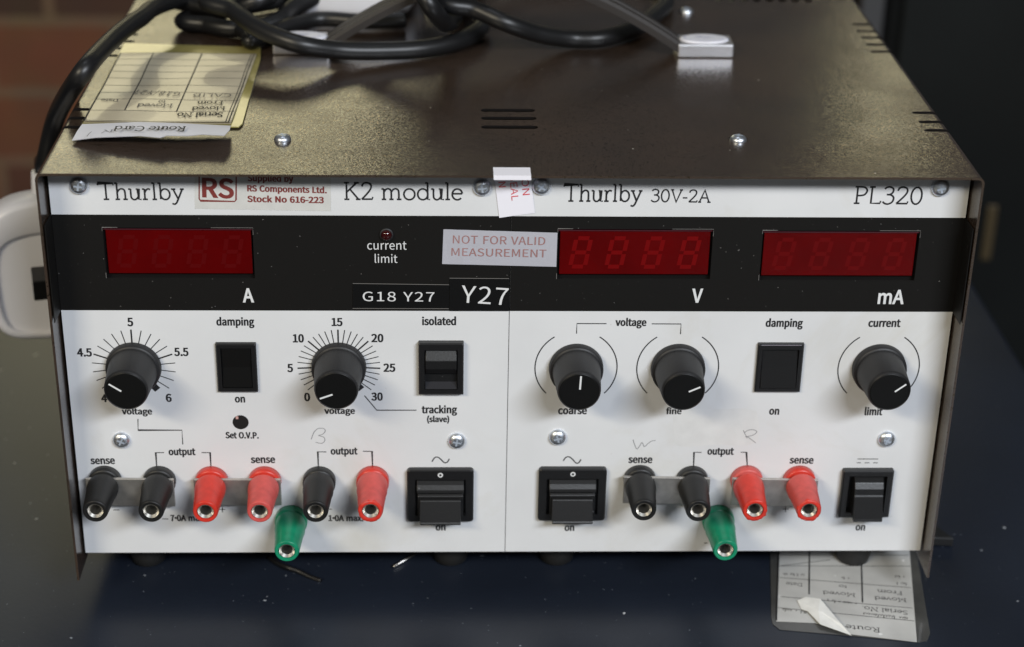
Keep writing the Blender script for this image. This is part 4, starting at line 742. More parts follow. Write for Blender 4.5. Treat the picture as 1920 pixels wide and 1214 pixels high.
link('grub_screw', b.mesh('grub_screw', M['hole']), [o for o in psu.children if o.name == 'knob.001'][0], at(DC2[0]+8.12*math.cos(.25), -6.5, DC2[1]+8.12*math.sin(.25), Matrix.Rotation(-.25, 4, 'Y') @ Matrix.Rotation(PI/2, 4, 'Y')))
# ---- trimmer hole
hx, hz = (59.73, 54.43)
b = MB(); b.lathe([(.04, 2.85), (.16, 2.8), (.16, 2.8)], 36, at=(hx, 0, hz)); th = link('trimmer_hole', b.mesh('trimmer_hole', M['hole']), psu)
b = MB(); b.box(hx-1.6, hx-.7, -.3, -.17, hz+1.4, hz+2.5); link('flake', b.mesh('flake', plain('pink_flake', (.55, .33, .3), .6)), th)

# ---- screws with cross recesses
def screw_me(r):
    b = MB(); b.lathe([(0, r), (.5, r), (1.1, r*.93), (1.65, r*.74), (1.95, r*.5), (1.98, r*.46)], 36)
    # cross recess as a pale star, highlight in its colour, just proud of the crown
    return b.mesh('screw', M['zinc'])
S1, S0 = screw_me(3.15), screw_me(2.9)
def cross_me(r):
    b = MB()
    for a in (20, 110):
        c, s_ = math.cos(math.radians(a)), math.sin(math.radians(a))
        b.ribbon([(-r*c, -r*s_), (r*c, r*s_)], r*.42, PAN(-2.03-.004*(a > 90)))
    return b.mesh('cross_slot', plain('recess_highlight', (.62, .70, .82), .5, metal=.6))  # bright star highlight of the recess put into its pale colour
X1 = cross_me(1.45)
for x, z in ((10.48, 144.74), (144.72, 144.7), (164.6, 145.18), (299.78, 145.23), (17.16, 47.36), (136.58, 46.97), (172.77, 48.44), (291.91, 47.57)):
    rot = Matrix.Rotation(random.uniform(0, 1.5), 4, 'Y')
    s_ = link('screw', S1, psu, at(x, .05, z, rot)); link('cross_slot', X1, s_, at(x, .05, z, rot))
for x, y in ((76.61, 21.44), (233.8, 23.28), (234.11, 178.95)):
    rot = Matrix.Rotation(-PI/2, 4, 'X') @ Matrix.Rotation(random.uniform(0, 1.5), 4, 'Y')
    s_ = link('screw', S0, psu, at(x, y, ZT-.02, rot)); link('cross_slot', X1, s_, at(x, y, ZT-.02, rot))

# ---- rocker switches
def extr(b, prof, x0, x1, taper=0):
    """profile of (depth out of the panel, z) swept from x0 to x1"""
    b.prism([(x0, -d, z) for d, z in prof], (x1-x0, 0, 0))
def frame(x0, x1, z0, z1, bw, d, name='rocker_switch', rad=.6, skew=0, bt=None):
    """raised black surround with an opening"""
    o = rrect(x0, x1, z0, z1, rad, 4); i = rrect(x0+bw, x1-bw, z0+bw, z1-(bt or bw), .2, 4)
    n = len(o); b = MB(); k = .45
    o2 = rrect(x0+k, x1-k, z0+k, z1-k, max(rad-k, .15), 4)
    rings = [[(x, -.0, z) for x, z in o], [(x, -d+k, z) for x, z in o], [(x, -d, z) for x, z in o2], [(x, -d, z) for x, z in i], [(x, -.05, z) for x, z in i]]
    vs = [p for r in rings for p in r]
    b.add(vs, [(j*n+m_, j*n+(m_+1) % n, (j+1)*n+(m_+1) % n, (j+1)*n+m_) for j in range(4) for m_ in range(n)])
    b.add([(x, -.06, z) for x, z in i], [list(range(n))])
    return link(name, b.mesh(name, M['black_plastic'], weld=True), psu)
# two mains rockers with a thick lower paddle pushed out
for (bx0, bz1), (bx1, bz0), dx in (((118.65, 35.84), (142.78, 13.74), 0), ((166.32, 36.16), (190.97, 14.08), 1)):
    s_ = frame(bx0, bx1, bz0, bz1, 2.9, 2.2, rad=1.3, bt=4.1)
    xc = (bx0+bx1)/2; b = MB(); zt_ = bz1-4.0
    up_ = [(0, zt_-.3), (2.0, zt_-.4), (3.3, zt_-1.6), (4.2, zt_-3.2), (4.5, zt_-4.3), (4.1, zt_-4.6), (1.4, zt_-5.0), (0, zt_-5.0)]
    extr(b, up_, xc-8.5, xc+8.5)
    extr(b, [(0, zt_-5.0), (1.9, zt_-5.0), (3.4, zt_-6.4), (4.0, bz0+3.4), (2, bz0+2.95), (0, bz0+2.95)], xc-8.2, xc+8.2)
    link('rocker', b.mesh('rocker', M['black_plastic'], bevel=.22, weld=True), s_)
    b = MB(); extr(b, [(3.2, zt_-6.9), (4.3, zt_-6.9), (4.9, zt_-7.3), (7.6, bz0+3.3), (8.0, bz0+2.7), (7.4, bz0+2.0), (5.0, bz0+2.7), (3.2, bz0+4)], xc-7.4, xc+7.4)
    link('paddle', b.mesh('paddle', M['black_plastic'], bevel=.25, weld=True), s_)
    b = MB(); cz = bz1-2.05; b.lathe([(2.22, .95), (2.28, .95), (2.28, .95), (2.28, .48)], 28, at=(xc, 0, cz), closed=False); link('off_mark', b.mesh('off_mark', M['white_ink']), s_)
# output rocker
(bx0, bz1), (bx1, bz0) = (277.2, 35.4), (295.81, 15.32)
s_ = frame(bx0, bx1, bz0, bz1, 2.3, 2.4, rad=.5); xc = (bx0+bx1)/2+.1
b = MB(); extr(b, [(0, bz1-2.5), (2.2, bz1-2.6), (4.2, bz1-3.9), (5.3, bz1-6.0), (5.4, bz1-8.4), (5.7, bz1-9.0), (8.0, bz0+3.0), (8.3, bz0+2.2), (7.6, bz0+1.5), (3, bz0+2.4), (0, bz0+2.4)], xc-5.3, xc+5.3)
link('rocker', b.mesh('rocker', M['black_plastic'], bevel=.22, weld=True), s_)
# isolated / tracking switch
(bx0, bz1), (bx1, bz0) = (123.06, 87.04), (138.87, 66.71)
s_ = frame(bx0, bx1, bz0, bz1, 2.1, 2.6, rad=.3, bt=2.6); xc = (bx0+bx1)/2
b = MB(); extr(b, [(0, bz1-2.8), (1.2, bz1-2.9), (3.2, bz1-6.0), (3.4, bz1-6.4), (3.5, bz1-9.6), (3.0, bz1-10.2), (1.6, bz1-12.2), (.3, bz1-12.6), (0, bz1-12.6)], xc-5.4, xc+5.4)
link('rocker', b.mesh('rocker', M['black_plastic'], bevel=.18, weld=True), s_)
b = MB(); extr(b, [(.1, bz0+2.15), (.1, bz0+4.2), (2.2, bz0+2.2)], xc-5.6, xc+5.6); link('sill', b.mesh('sill', plain('gloss_black_sill', (.03, .03, .034), .15), bevel=.1), s_)
# damping switch, left: nearly flush
(bx0, bz1), (bx1, bz0) = (52.57, 86.32), (66.58, 67.22)
s_ = frame(bx0, bx1, bz0, bz1, 1.7, 1.6, rad=.2)
b = MB(); extr(b, [(.1, bz1-1.85), (1.25, bz1-1.9), (.7, (bz0+bz1)/2), (1.3, bz0+1.9), (.1, bz0+1.85)], bx0+1.85, bx1-1.85)
link('rocker', b.mesh('rocker', M['knob_cap'], bevel=.12, weld=True), s_)
# damping switch, right
(bx0, bz1), (bx1, bz0) = (242.24, 86.49), (258.51, 67.29)
s_ = frame(bx0, bx1, bz0, bz1, 1.6, 1.6, rad=.2, bt=2.2)
b = MB(); extr(b, [(.1, bz1-2.4), (.4, bz1-2.5), (1.0, (bz0+bz1)/2), (2.1, bz0+1.9), (.1, bz0+1.75)], bx0+1.8, bx1-1.8)
link('rocker', b.mesh('rocker', M['black_plastic'], bevel=.12, weld=True), s_)
b = MB(); extr(b, [(1.62, bz1-.25), (1.7, bz1-.3), (.9, bz1-2.1), (.5, bz1-2.1)], bx0+1.0, bx1-1.0); link('lip', b.mesh('lip', plain('pale_lip', (.30, .29, .34), .3)), s_)  # sloped top bevel, coloured paler than the switch

# ---- terminals
def post_meshes(mat_c, mat_b, plated, key):
    b = MB(); b.lathe([(.05, 5.7), (.2, 5.95), (3.0, 5.9), (3.5, 5.6), (3.6, 5.0), (3.6, 5.0), (3.7, 3.6), (5.4, 3.6)], 44, closed=False)
    col_ = b.mesh('collar', mat_c)
    z0 = 5.35 if plated else 3.75
    b = MB(); prof = [(z0, 5.0), (z0+.2, 5.55), (z0+.2, 5.55), (8.2, 5.5), (9.0, 5.25), (20.8, 4.45), (21.6, 4.25), (21.8, 4.0), (21.8, 4.0), (21.7, 3.0), (21.7, 3.0), (19.5, 2.85)]
    b.lathe(prof, 44, closed=False)
    return col_, b.mesh('cap', mat_b)
b = MB(); b.lathe([(15, 2.75), (20.9, 2.75), (21.3, 2.8), (21.4, 2.75), (21.4, 2.75), (20.5, 2.0), (20.5, 2.0), (15.5, 1.9)], 36, closed=False); sock_me = b.mesh('socket', M['nickel'])
b = MB(); b.lathe([(15.4, 2.6), (15.5, 2.6), (15.5, 2.6)], 24); core_me = b.mesh('socket_bottom', M['hole'])
KINDS = {}
def post(px, kind, plated, lean=(0, 0)):
    x, z = px
    key = (kind, plated)
    if key not in KINDS:
        mc, mb_ = {'k': (M['black_post'], M['black_post']), 'r': (M['red'], M['red']), 'rf': (M['red'], M['red_faded']), 'fr': (M['red_faded'], M['red']), 'g': (M['green'], M['green'])}[kind]
        KINDS[key] = post_meshes(mc, mb_, plated, key)
    a, c = KINDS[key]
    rot = Matrix.Rotation(lean[0], 4, 'Z') @ Matrix.Rotation(lean[1], 4, 'X')
    p = link('terminal_post', a, psu, at(x, 0, z)); link('cap', c, p, at(x, 0, z, rot)); link('socket', sock_me, p, at(x, 0, z, rot)); link('socket_bottom', core_me, p, at(x, 0, z, rot))
    p['label'] = {'k': 'black terminal post', 'r': 'red terminal post', 'rf': 'red terminal post with a faded cap', 'fr': 'red terminal post with a faded collar', 'g': 'green terminal post'}[kind]
def rim(px, seed, mat='red'):
    rnd = random.Random(seed); n = 40; b = MB(); x, z = px
    ro = [4.25+rnd.choice((0, .05, .12, .3, .45))*rnd.random() for _ in range(n)]; dd = [21.75+.35*rnd.random() for _ in range(n)]
    P4 = []
    for r_, d_ in ((lambda k: ro[k]-.02, lambda k: 20.6), (lambda k: ro[k], lambda k: dd[k]-.3), (lambda k: ro[k]-.35, lambda k: dd[k]), (lambda k: 3.05, lambda k: 21.75)):
        P4.append([(r_(k)*math.cos(2*PI*k/n), -d_(k), r_(k)*math.sin(2*PI*k/n)) for k in range(n)])
    b.add([p for r in P4 for p in r], [(j*n+k, (j+1)*n+k, (j+1)*n+(k+1) % n, j*n+(k+1) % n) for j in range(3) for k in range(n)], True)
    cp = [o for o in psu.children if o.name.startswith('terminal_post')][-1]
    link('chewed_rim', b.mesh('chewed_rim', M[mat]), cp, at(x, 0, z))
post((10.17, 30.84), 'k', True); post((29.55, 30.69), 'k', True); post((48.29, 30.55), 'r', True, (.01, 0)); post((67.38, 30.52), 'rf', True)
post((86.98, 30.49), 'k', False); post((106.24, 30.68), 'rf', False); rim((106.24, 30.68), 3); post((76.3, 14.09), 'g', False)
post((203.13, 30.86), 'k', True, (-.02, 0)); post((222.26, 30.5), 'k', True, (-.01, 0)); post((242.18, 30.69), 'fr', True); rim((242.18, 30.69), 5); post((261.48, 30.55), 'rf', True); rim((261.48, 30.55), 8); post((232.84, 13.92), 'g', False)
# links between pairs of terminals
for tl, tr, brr in (((4.01, -5, 34.28), (35.3, -5, 33.79), (35.15, -5, 22.52)), ((42.41, -5, 33.78), (73.48, -5, 33.73), (73.55, -5, 22.89)),
                    ((196.88, -5, 34.65), (228.23, -5, 33.93), (228.75, -5, 22.88)), ((236.36, -5, 33.91), (267.58, -5, 33.19), (267.92, -5, 22))):
    h_ = tr[2]-brr[2]
    b = MB(); b.prism([(tl[0], -5.15, tl[2]), (tl[0], -5.15, tl[2]-h_), (tr[0], -5.15, tr[2]-h_), (tr[0], -5.15, tr[2])], (0, 1.2, 0))
    link('link_plate', b.mesh('link_plate', M['plate'], bevel=.18), psu)

# ---- feet
b = MB(); b.lathe([(0.1, 7.4), (-11.5, 6.9), (-15.0, 6.2), (-15.9, 5.2), (-15.9, 5.2)], 32, axis='z'); foot_me = b.mesh('foot', M['rubber'])
for x, y in ((19.8, 19), (134.6, 19), (175.2, 19), (289.3, 18), (20, 205), (290, 205)):
    f_ = link('foot', foot_me, psu, at(x, y, 0))

# ---- stickers
b = MB(); q_ = [(49.04, 148.92), (48.36, 136.36), (93.95, 135.66), (94.16, 149.14)]
b.prism([(x, -.03, z) for x, z in q_], (0, -.05, 0)); st = link('supplier_label', b.mesh('supplier_label', M['clear_label']), psu)
b = MB(); FS = PAN(-.10)
fx = [(50.57, 149.31), (50.02, 139.95), (50.43, 139.26), (61.8, 139.04), (62.29, 139.62), (62.82, 148.99)]
b.ribbon([fx[0], fx[1], fx[2], fx[3], fx[4], fx[5]], .45, FS)
link('logo_frame', b.mesh('logo_frame', M['maroon']), st)
word(st, 'RS', (51.13, 140.72, 61.59, 140.31, 6.89), FS, 'maroon', name='logo')
word(st, 'Supplied by', (66.52, 146.44, 81.65, 146.22, 2.19), FS, 'maroon'); word(st, 'RS Components Ltd.', (66.24, 142.77, 92.62, 142.18, 2.2), FS, 'maroon'); word(st, 'Stock No 616-223', (66.07, 138.94, 91.56, 138.59, 2.22), FS, 'maroon')
# seal folded over the edge of the cover
b = MB(); t_ = .09
e0, e1 = (148.2, -3.67), (160.52, -3.51)
x0s, x1s = e0[0], e1[0]
pa, pb = (150.6, 133.56), (162.66, 135.4); ua, ub = (148.87, 148.77), (161.01, 148.83)
rows = [[(x0s, e0[1], ZT+t_), (x1s, e0[1], ZT+t_)], [(x0s, YF-.1, ZT+t_), (x1s, YF-.1, ZT+t_)], [(x0s+.1, YF-.13, ZT-1.5), (x1s+.1, YF-.13, ZT-1.5)],
        [(x0s+.1, YF+1.0, ZT-1.55), (x1s+.1, YF+1.0, ZT-1.55)], [(ua[0], -.9, ua[1]+1.4), (ub[0], -.9, ub[1]+1.4)], [(ua[0], -.35, ua[1]-1), (ub[0], -.35, ub[1]-1)], [(pa[0], -.3, pa[1]), (pb[0], -.3, pb[1])]]
vs = [p for r in rows for p in r]; nr = len(rows)-1
b.add(vs, [(2*i, 2*i+2, 2*i+3, 2*i+1) for i in range(nr)])
vs2 = [(p[0], p[1]+.05, p[2]-.03) for p in vs]; b.add(vs2, [(2*i+1, 2*i+3, 2*i+2, 2*i) for i in range(nr)])
sl = link('seal_label', b.mesh('seal_label', M['paper']), psu)
for text, p0, p1 in (('ION', (157.7, 148.85), (158.46, 141.84)), ('SEAL', (153.77, 148.92), (154.73, 139.9)), ('EN', (149.93, 148.81), (150.35, 144.6))):
    word(sl, text, (*p0, *p1, 2.45), PAN(-.46), 'red_ink', 'r')
# silver label
b = MB(); cs = [(131.76, 129.21), (131.32, 116.42), (170.44, 115.46), (170.49, 128.08)]
n_ = 16; vs = []
for i in range(n_+1):
    t = i/n_
    for k, (a, c) in enumerate(((cs[0], cs[3]), (cs[1], cs[2]))):
        wob = (.13*math.sin(i*2.3+k*1.3) if i < 4 else .05*math.sin(i*1.7+k))
        vs.append((a[0]*(1-t)+c[0]*t, -.30-(abs(wob) if i < 4 else 0), a[1]*(1-t)+c[1]*t+wob*.25))
b.add(vs, [(2*i, 2*i+1, 2*i+3, 2*i+2) for i in range(n_)])
nl = len(vs); b.add([(p[0], -.16, p[2]) for p in vs], [(2*i+2, 2*i+3, 2*i+1, 2*i) for i in range(n_)])
nv = link('warning_label', b.mesh('warning_label', M['foil']), psu)
FN = PAN(-.47)
word(nv, 'NOT FOR VALID', (134.94, 124.18, 166.39, 123.62, 3.06), FN, 'brown_ink', 'r'); word(nv, 'MEASUREMENT', (134.48, 119.58, 166.87, 119.05, 2.98), FN, 'brown_ink', 'r')
# embossed tapes
for corners, text, L, bd in (([(100.67, 109.03), (100.44, 99.57), (133.59, 99.52), (133.66, 108.63)], 'G18 Y27', (103.98, 102.44, 128.67, 102.29, 3.66), 'r'), ([(133.84, 111.13), (133.87, 98.62), (154.42, 98.63), (154.3, 111.03)], 'Y27', (137.69, 102.02, 153.83, 100.94, 6.71), 'r')):
    b = MB(); b.prism([(x, -.14, z) for x, z in corners], (0, -.28, 0)); tp = link('embossed_tape', b.mesh('embossed_tape', M['tape'], bevel=.06), psu)
    e_ = [corners[0], corners[3]]; stroke(tp, 'pale_edge', [e_, [corners[1], corners[2]]] if len(text) > 4 else [e_], .16, PAN(-.43), 'pale')  # thin pale lines along the tape edges
    b = MB(); sans(b, text, L, PAN(-.55), bd)
    link('lettering', b.mesh('lettering', M['white_ink']), tp)

# ---- carry handle: ridged strap between two chrome ends
hd_y = (223.16, 116.26)[1]
capL, capR = (65.02, 115.44)[0], (223.16, 116.26)[0]
CW, CD, CH = 22.0, 13.0, 5.6
def strap():
    y0 = hd_y+.2; wd = 12.6
    xa, xb = capL+CW-2, capR+2
    mid = (xa+xb)/2
    pts = []
    for k in range(41):
        t = k/40; x = xa+(xb-xa)*t; s2 = 1-abs(2*t-1)
        z = ZT+2.8+30*(1-(1-s2)**1.6)
        pts.append((x, z))
    prof = [(-wd/2, -1.3), (-wd/2, .6), (-wd/2+.8, 1.5), (-1.4, 1.5), (-1.0, .7), (1.0, .7), (1.4, 1.5), (wd/2-.8, 1.5), (wd/2, .6), (wd/2, -1.3)]
    vs = []; n = len(prof); b = MB()
    for i, (x, z) in enumerate(pts):
        a = pts[max(0, i-1)]; c = pts[min(40, i+1)]; tx, tz = c[0]-a[0], c[1]-a[1]; l = math.hypot(tx, tz)
        for py, pn in prof: vs.append((x-tz/l*pn*1.3, y0+wd/2+py, z+tx/l*pn*1.3))
    b.add(vs, [(i*n+k, i*n+(k+1) % n, (i+1)*n+(k+1) % n, (i+1)*n+k) for i in range(40) for k in range(n)])
    return b.mesh('carry_handle', M['strap'], weld=True)
hnd = link('carry_handle', strap(), psu)
for x in (capL, capR):
    b = MB(); b.box(x, x+CW, hd_y, hd_y+CD, ZT+.02, ZT+CH); ec = link('end_cap', b.mesh('end_cap', M['chrome'], bevel=.7, seg=3), hnd)
    b = MB(); b.lathe([(0, 1), (.5, 1), (.85, .93), (1.0, .7), (1.0, .7)], 40, axis='z')
    b.v = [(x+CW/2+p[0]*CW*.44, hd_y+CD*.5+p[1]*CD*.44, ZT+CH+p[2]*.8) for p in b.v]
    link('button', b.mesh('button', M['button']), hnd)
    b = MB(); cx_, cy_ = x+CW/2, hd_y+CD/2; BF = lambda a, c, lf=0: (a, c, ZT+CH+.82+lf)
    b.ribbon([(cx_+CW*.36*math.cos(k*PI/24), cy_+CD*.35*math.sin(k*PI/24)) for k in range(20, 47)], .3, BF)
    scribble(b, (cx_-3.2, cy_+.3), (cx_+3.4, cy_-.2), 1.5, .28, BF, int(x))
    link('button_print', b.mesh('button_print', plain('faded_blue_print', (.34, .36, .55), .5)), hnd)

# ================================================================== LOOSE THINGS
# ---- leads
CR = 3.5
def cable(path, k=10): return catmull(path, k)
# first lead: hangs down the left side to a white plug
lead = thing('mains_lead', 'black mains lead draped over the left edge with a white plug hanging beside the case', 'mains lead', (0, 110, ZT))
b = MB()
b.tube(cable([(-25.5, 104, 92), (-25, 104, 112), (-21.55, 92, 117.3), (-13.55, 84, 138.98), (4.35, 48.67, 167.02), (8.58, 83.05, 168.02), (14.45, 117.26, 167.02), (23.8, 150.34, 165.02), (75, 210, ZT+9), (98, 222, ZT+6), (112, 226, ZT+4), (121, 231, ZT-6), (124, 240, ZT-25), (124, 243, 40)]), CR)
link('cord', b.mesh('cord', M['cable']), lead)
# plug: rounded shell, raised pin face, one pin in view
def plug_mesh():
    """three-pin plug seen from its pin side: a rounded shell and a sunken pin face low on it"""
    shell = [(v.x, v.y) for v in catmull([(x, z, 0) for x, z in ((0, 30), (-13, 28.5), (-22, 23), (-25.5, 12), (-26, -6), (-24.5, -20), (-19, -27), (-8, -29), (0, -29.2), (8, -29), (19, -27), (24.5, -20), (26, -6), (25.5, 12), (22, 23), (13, 28.5), (0, 30))], 4)][:-1]
    b = MB(); n = len(shell); rings = []
    for d, k in ((0, .86), (2, .95), (6, 1.0), (15, 1.0), (19, .985), (20.5, .95), (20.8, .90)):
        rings.append([(x*k, -d, z*k) for x, z in shell])
    for d, k, dz in ((20.8, .85, -1.2), (20.2, .83, -1.8), (18.9, .81, -2.2)): rings.append([(x*k, -d, (z*k if z < 0 else z*k*.72)+dz) for x, z in shell])
    vs = [p for r in rings for p in r]
    b.add(vs, [(j*n+m_, j*n+(m_+1) % n, (j+1)*n+(m_+1) % n, (j+1)*n+m_) for j in range(len(rings)-1) for m_ in range(n)], True)
    b.add(rings[-1], [list(range(n))]); b.add(rings[0], [list(range(n))[::-1]])
    return b.mesh('plug', M['plug'], weld=True)
pm = plug_mesh()
PL = at(-27.5, 112, 70, Matrix.Rotation(math.radians(14), 4, 'Z') @ Matrix.Rotation(math.radians(-4), 4, 'X'))
pg = link('plug', pm, lead, PL)
b = MB(); b.box(-8.5, 3.0, -36, -18.8, -6, 2); link('pin', b.mesh('pin', M['knob_cap'], bevel=.4), pg, PL)
b = MB(); b.tube([(0, -9, 26), (0, -9, 38)], [5.5, 4.4], 16); link('strain_relief', b.mesh('strain_relief', M['plug']), pg, PL)

# second lead: coiled on top of the case
coil = thing('mains_lead', 'black mains lead coiled on top of the case around the carry handle', 'mains lead', (150, 150, ZT))
b = MB()
path = [(22.42, 159.25, 162.02), (35.37, 150.37, 162.02), (47.52, 147.26, 163.02), (60.48, 147.45, 167.02), (70.53, 182.77, 163.02), (150, 222, ZT+5), (120, 216, ZT+4), (31.7, 155.23, 157.02), (37.49, 142.71, 157.02), (50.32, 137.93, 157.02), (64.57, 145.24, 158.02), (75.38, 160.76, 162.02), (125, 200, ZT+18), (105, 196, ZT+22),
        (41.61, 137.39, 171.02), (50.59, 120.79, 169.02), (62.02, 107.06, 166.02), (76.72, 98.77, 163.02), (92.46, 103.85, 159.02), (109.61, 108.33, 157.52), (124.94, 113.68, 157.02), (138.46, 124.4, 157.02), (146.51, 141.83, 157.02), (145.8, 153.02, 159.02), (139.74, 157.91, 162.02), (132.1, 155.77, 167.02), (120, 196, ZT+24)]
path2 = [(124.83, 129.92, 177.02), (132.78, 119.51, 173.02), (143.53, 119.39, 171.02), (155.88, 114.56, 167.02), (168.69, 120.57, 161.02), (181.74, 126.91, 157.22), (194.57, 128.58, 157.02), (208.54, 141.94, 157.02), (219.83, 163.35, 157.02), (226.07, 184.15, 157.02), (226, 215, ZT+4), (215, 226, ZT+4), (190, 229, ZT+8), (160, 226, ZT+15), (140, 214, ZT+24), (128, 203, ZT+24)]
b.tube(cable(path), CR); b.tube(cable(path2), CR)
# one turn wrapped round the bundle
b.tube(cable([(122.06, 108.24, 183.02), (126.32, 104, 177.02), (130.34, 109.49, 170.02), (132.79, 120.64, 165.02), (135.34, 139.97, 161.02), (137.17, 166.68, 159.02), (146, 200, ZT+4)]), CR)
b.tube(cable([(49.11, 139.35, 157.02), (54.54, 129.42, 157.02), (55.78, 121.01, 157.02), (59.82, 126.71, 157.02), (69.12, 141.32, 157.02), (81.23, 152.02, 157.02), (98.63, 149.48, 157.02), (115.86, 151.43, 157.02)]), CR*.9)
link('cord', b.mesh('cord', M['cable']), coil)
# its plug lies on its back behind the loops
lay = Matrix.Rotation(math.radians(-8), 4, 'Z') @ Matrix.Rotation(math.radians(-90), 4, 'X')
px_, py_ = (92.7, 150.04)
PL2 = at(px_+2, py_+38, ZT+.5, lay)
pg2 = link('plug', pm, coil, PL2)

# ---- route card on top of the case
def on_top(h): return FLAT(ZT+h)
rc = thing('route_card', 'yellowed laminated route card with a torn white flap, lying on top of the case', 'card', (35, 70, ZT))
b = MB(); sv = [(5.68, 128.51), (59.67, 124.21), (60.92, 110.64), (61.53, 35.68), (60.56, 32.4), (6.04, 31.53)]
b.prism([(x, y, ZT+.25) for x, y in sv][::-1], (0, 0, .5)); link('sleeve', b.mesh('sleeve', M['sleeve'], bevel=.15), rc)
b = MB(); pc = [(6.64, 113.45), (58.97, 113.95), (57.51, 35.07), (6.37, 35.87)]
def cardpt(u, v, h=0):
    """u 0..1 left to right, v 0..1 back to front in the photograph's sense"""
    a = [pc[0][k]*(1-u)+pc[1][k]*u for k in (0, 1)]; c = [pc[3][k]*(1-u)+pc[2][k]*u for k in (0, 1)]
    wave = .35*math.sin(v*9+u*3)*math.sin(u*4+.6)
    return (a[0]*(1-v)+c[0]*v, a[1]*(1-v)+c[1]*v, ZT+.95+wave*.9+h+.32)
NU, NV = 18, 26
vs = [cardpt(i/NU, j/NV) for j in range(NV+1) for i in range(NU+1)]
b.add(vs, [(j*(NU+1)+i, (j+1)*(NU+1)+i, (j+1)*(NU+1)+i+1, j*(NU+1)+i+1) for j in range(NV) for i in range(NU)], True)
b.add([(p[0], p[1], ZT+.76) for p in vs], [(j*(NU+1)+i, j*(NU+1)+i+1, (j+1)*(NU+1)+i+1, (j+1)*(NU+1)+i) for j in range(NV) for i in range(NU)])
pp_ = link('paper', b.mesh('paper', M['card']), rc)
b = MB()
def cline(mb, u0, v0, u1, v1, wd, n=14):
    P = [cardpt(u0+(u1-u0)*k/n, v0+(v1-v0)*k/n, .07) for k in range(n+1)]
    mb.ribbon([(p[0], p[1]) for p in P], wd, lambda a, b_, lf=0: (a, b_, 0)); 
    base = len(mb.v)-2*(n+1)
    for k in range(n+1):
        for o in (0, n+1):
            x, y, _ = mb.v[base+o+k]; mb.v[base+o+k] = (x, y, P[k][2])
VV = [.0, .105, .20, .29, .385, .49, .595, .70, .86, .99]
for v in VV[:8]: cline(b, 0, v, 1, v, .28)
for v in VV[8:]: cline(b, 0, v, 1, v, .28)
cline(b, .245, 0, .245, .86, .45); cline(b, .60, 0, .60, .86, .5)
cline(b, .004, 0, .004, 1, .6); cline(b, .985, 0, .985, 1, .45); cline(b, .965, 0, .965, 1, .3)
CF = lambda a, b_, lf=0: (a, b_, ZT+1.75+lf)
serif(b, 'Serial No.', (53.85, 44.68, 37.27, 43.84, 4.72), CF, .11)
serif(b, 'Moved', (53.92, 50.91, 42.44, 50.42, 3.96), CF, .12); serif(b, 'From', (52.53, 56.63, 43.43, 56.18, 3.74), CF, .12)
link('lettering', b.mesh('lettering', M['ink']), pp_)
b = MB()
serif(b, 'Moved', (35.04, 53.44, 22.71, 53.51, 3.99), CF, .1); serif(b, 'to', (32.06, 57.13, 29.59, 57.09, 3.17), CF, .1); serif(b, 'Date', (15.08, 58.57, 9, 58.46, 3.18), CF, .1)
sans(b, 'CALIB', (54.71, 64.88, 40.95, 64.62, 3.82), CF, 'r'); sans(b, 'G18/Y27', (36.31, 66.31, 19.63, 68.69, 4.73), CF, 'r')
link('handwriting', b.mesh('handwriting', M['ink_soft']), pp_)
# torn flap, lifted at its front edge
b = MB(); back = [(6.65, 31.97, 154.62), (17.47, 32.12, 155.02), (26.21, 31.68, 155.62), (39.26, 30.25, 155.82), (58.21, 29.52, 155.22)]
front = [(5.92, 16.86, 154.22), (14.47, 14.96, 156.02), (29.54, 12.94, 157.42), (36.65, 10.69, 157.62), (38.51, 12.74, 157.62), (45.74, 12.1, 157.82), (50.21, 13.52, 157.82), (57.83, 12.54, 157.82), (59.01, 19.69, 157.42)]
nb = 24
def along(pts, t):
    s2 = t*(len(pts)-1); i = min(int(s2), len(pts)-2); f = s2-i
    return tuple(pts[i][k]*(1-f)+pts[i+1][k]*f for k in range(3))
vs = []
for i in range(nb+1):
    a, c = along(back, i/nb), along(front, i/nb)
    vs += [a, tuple((a[k]+c[k])/2+(.35 if k == 2 else 0) for k in range(3)), c]
b.add(vs, [(3*i+k, 3*i+k+1, 3*i+k+4, 3*i+k+3) for i in range(nb) for k in (0, 1)], True)
b.add([(p[0], p[1], p[2]-.18) for p in vs], [(3*i+k+3, 3*i+k+4, 3*i+k+1, 3*i+k) for i in range(nb) for k in (0, 1)], True)
fp = link('flap', b.mesh('flap', M['flap']), rc)
b = MB()
k5 = (44.28, 20.52, 20.31, 20.4, 4.73)
serif(b, 'Route Card', k5, lambda a, b_, lf=0: (a, b_, ZT+5.1+lf), .11)
link('lettering', b.mesh('lettering', M['ink']), fp)
b = MB(); FZ = lambda a, b_, lf=0: (a, b_, ZT+3.4)
scrawl(b, [[(11.48, 14.87),(11.82, 18.01),(12.26, 19.59)], [(16.21, 21.77),(18.45, 19.16),(18.73, 21.81)], [(15.76, 18.07),(17.02, 21.25)]], .25, FZ)
link('pencil_mark', b.mesh('pencil_mark', M['pencil']), fp)

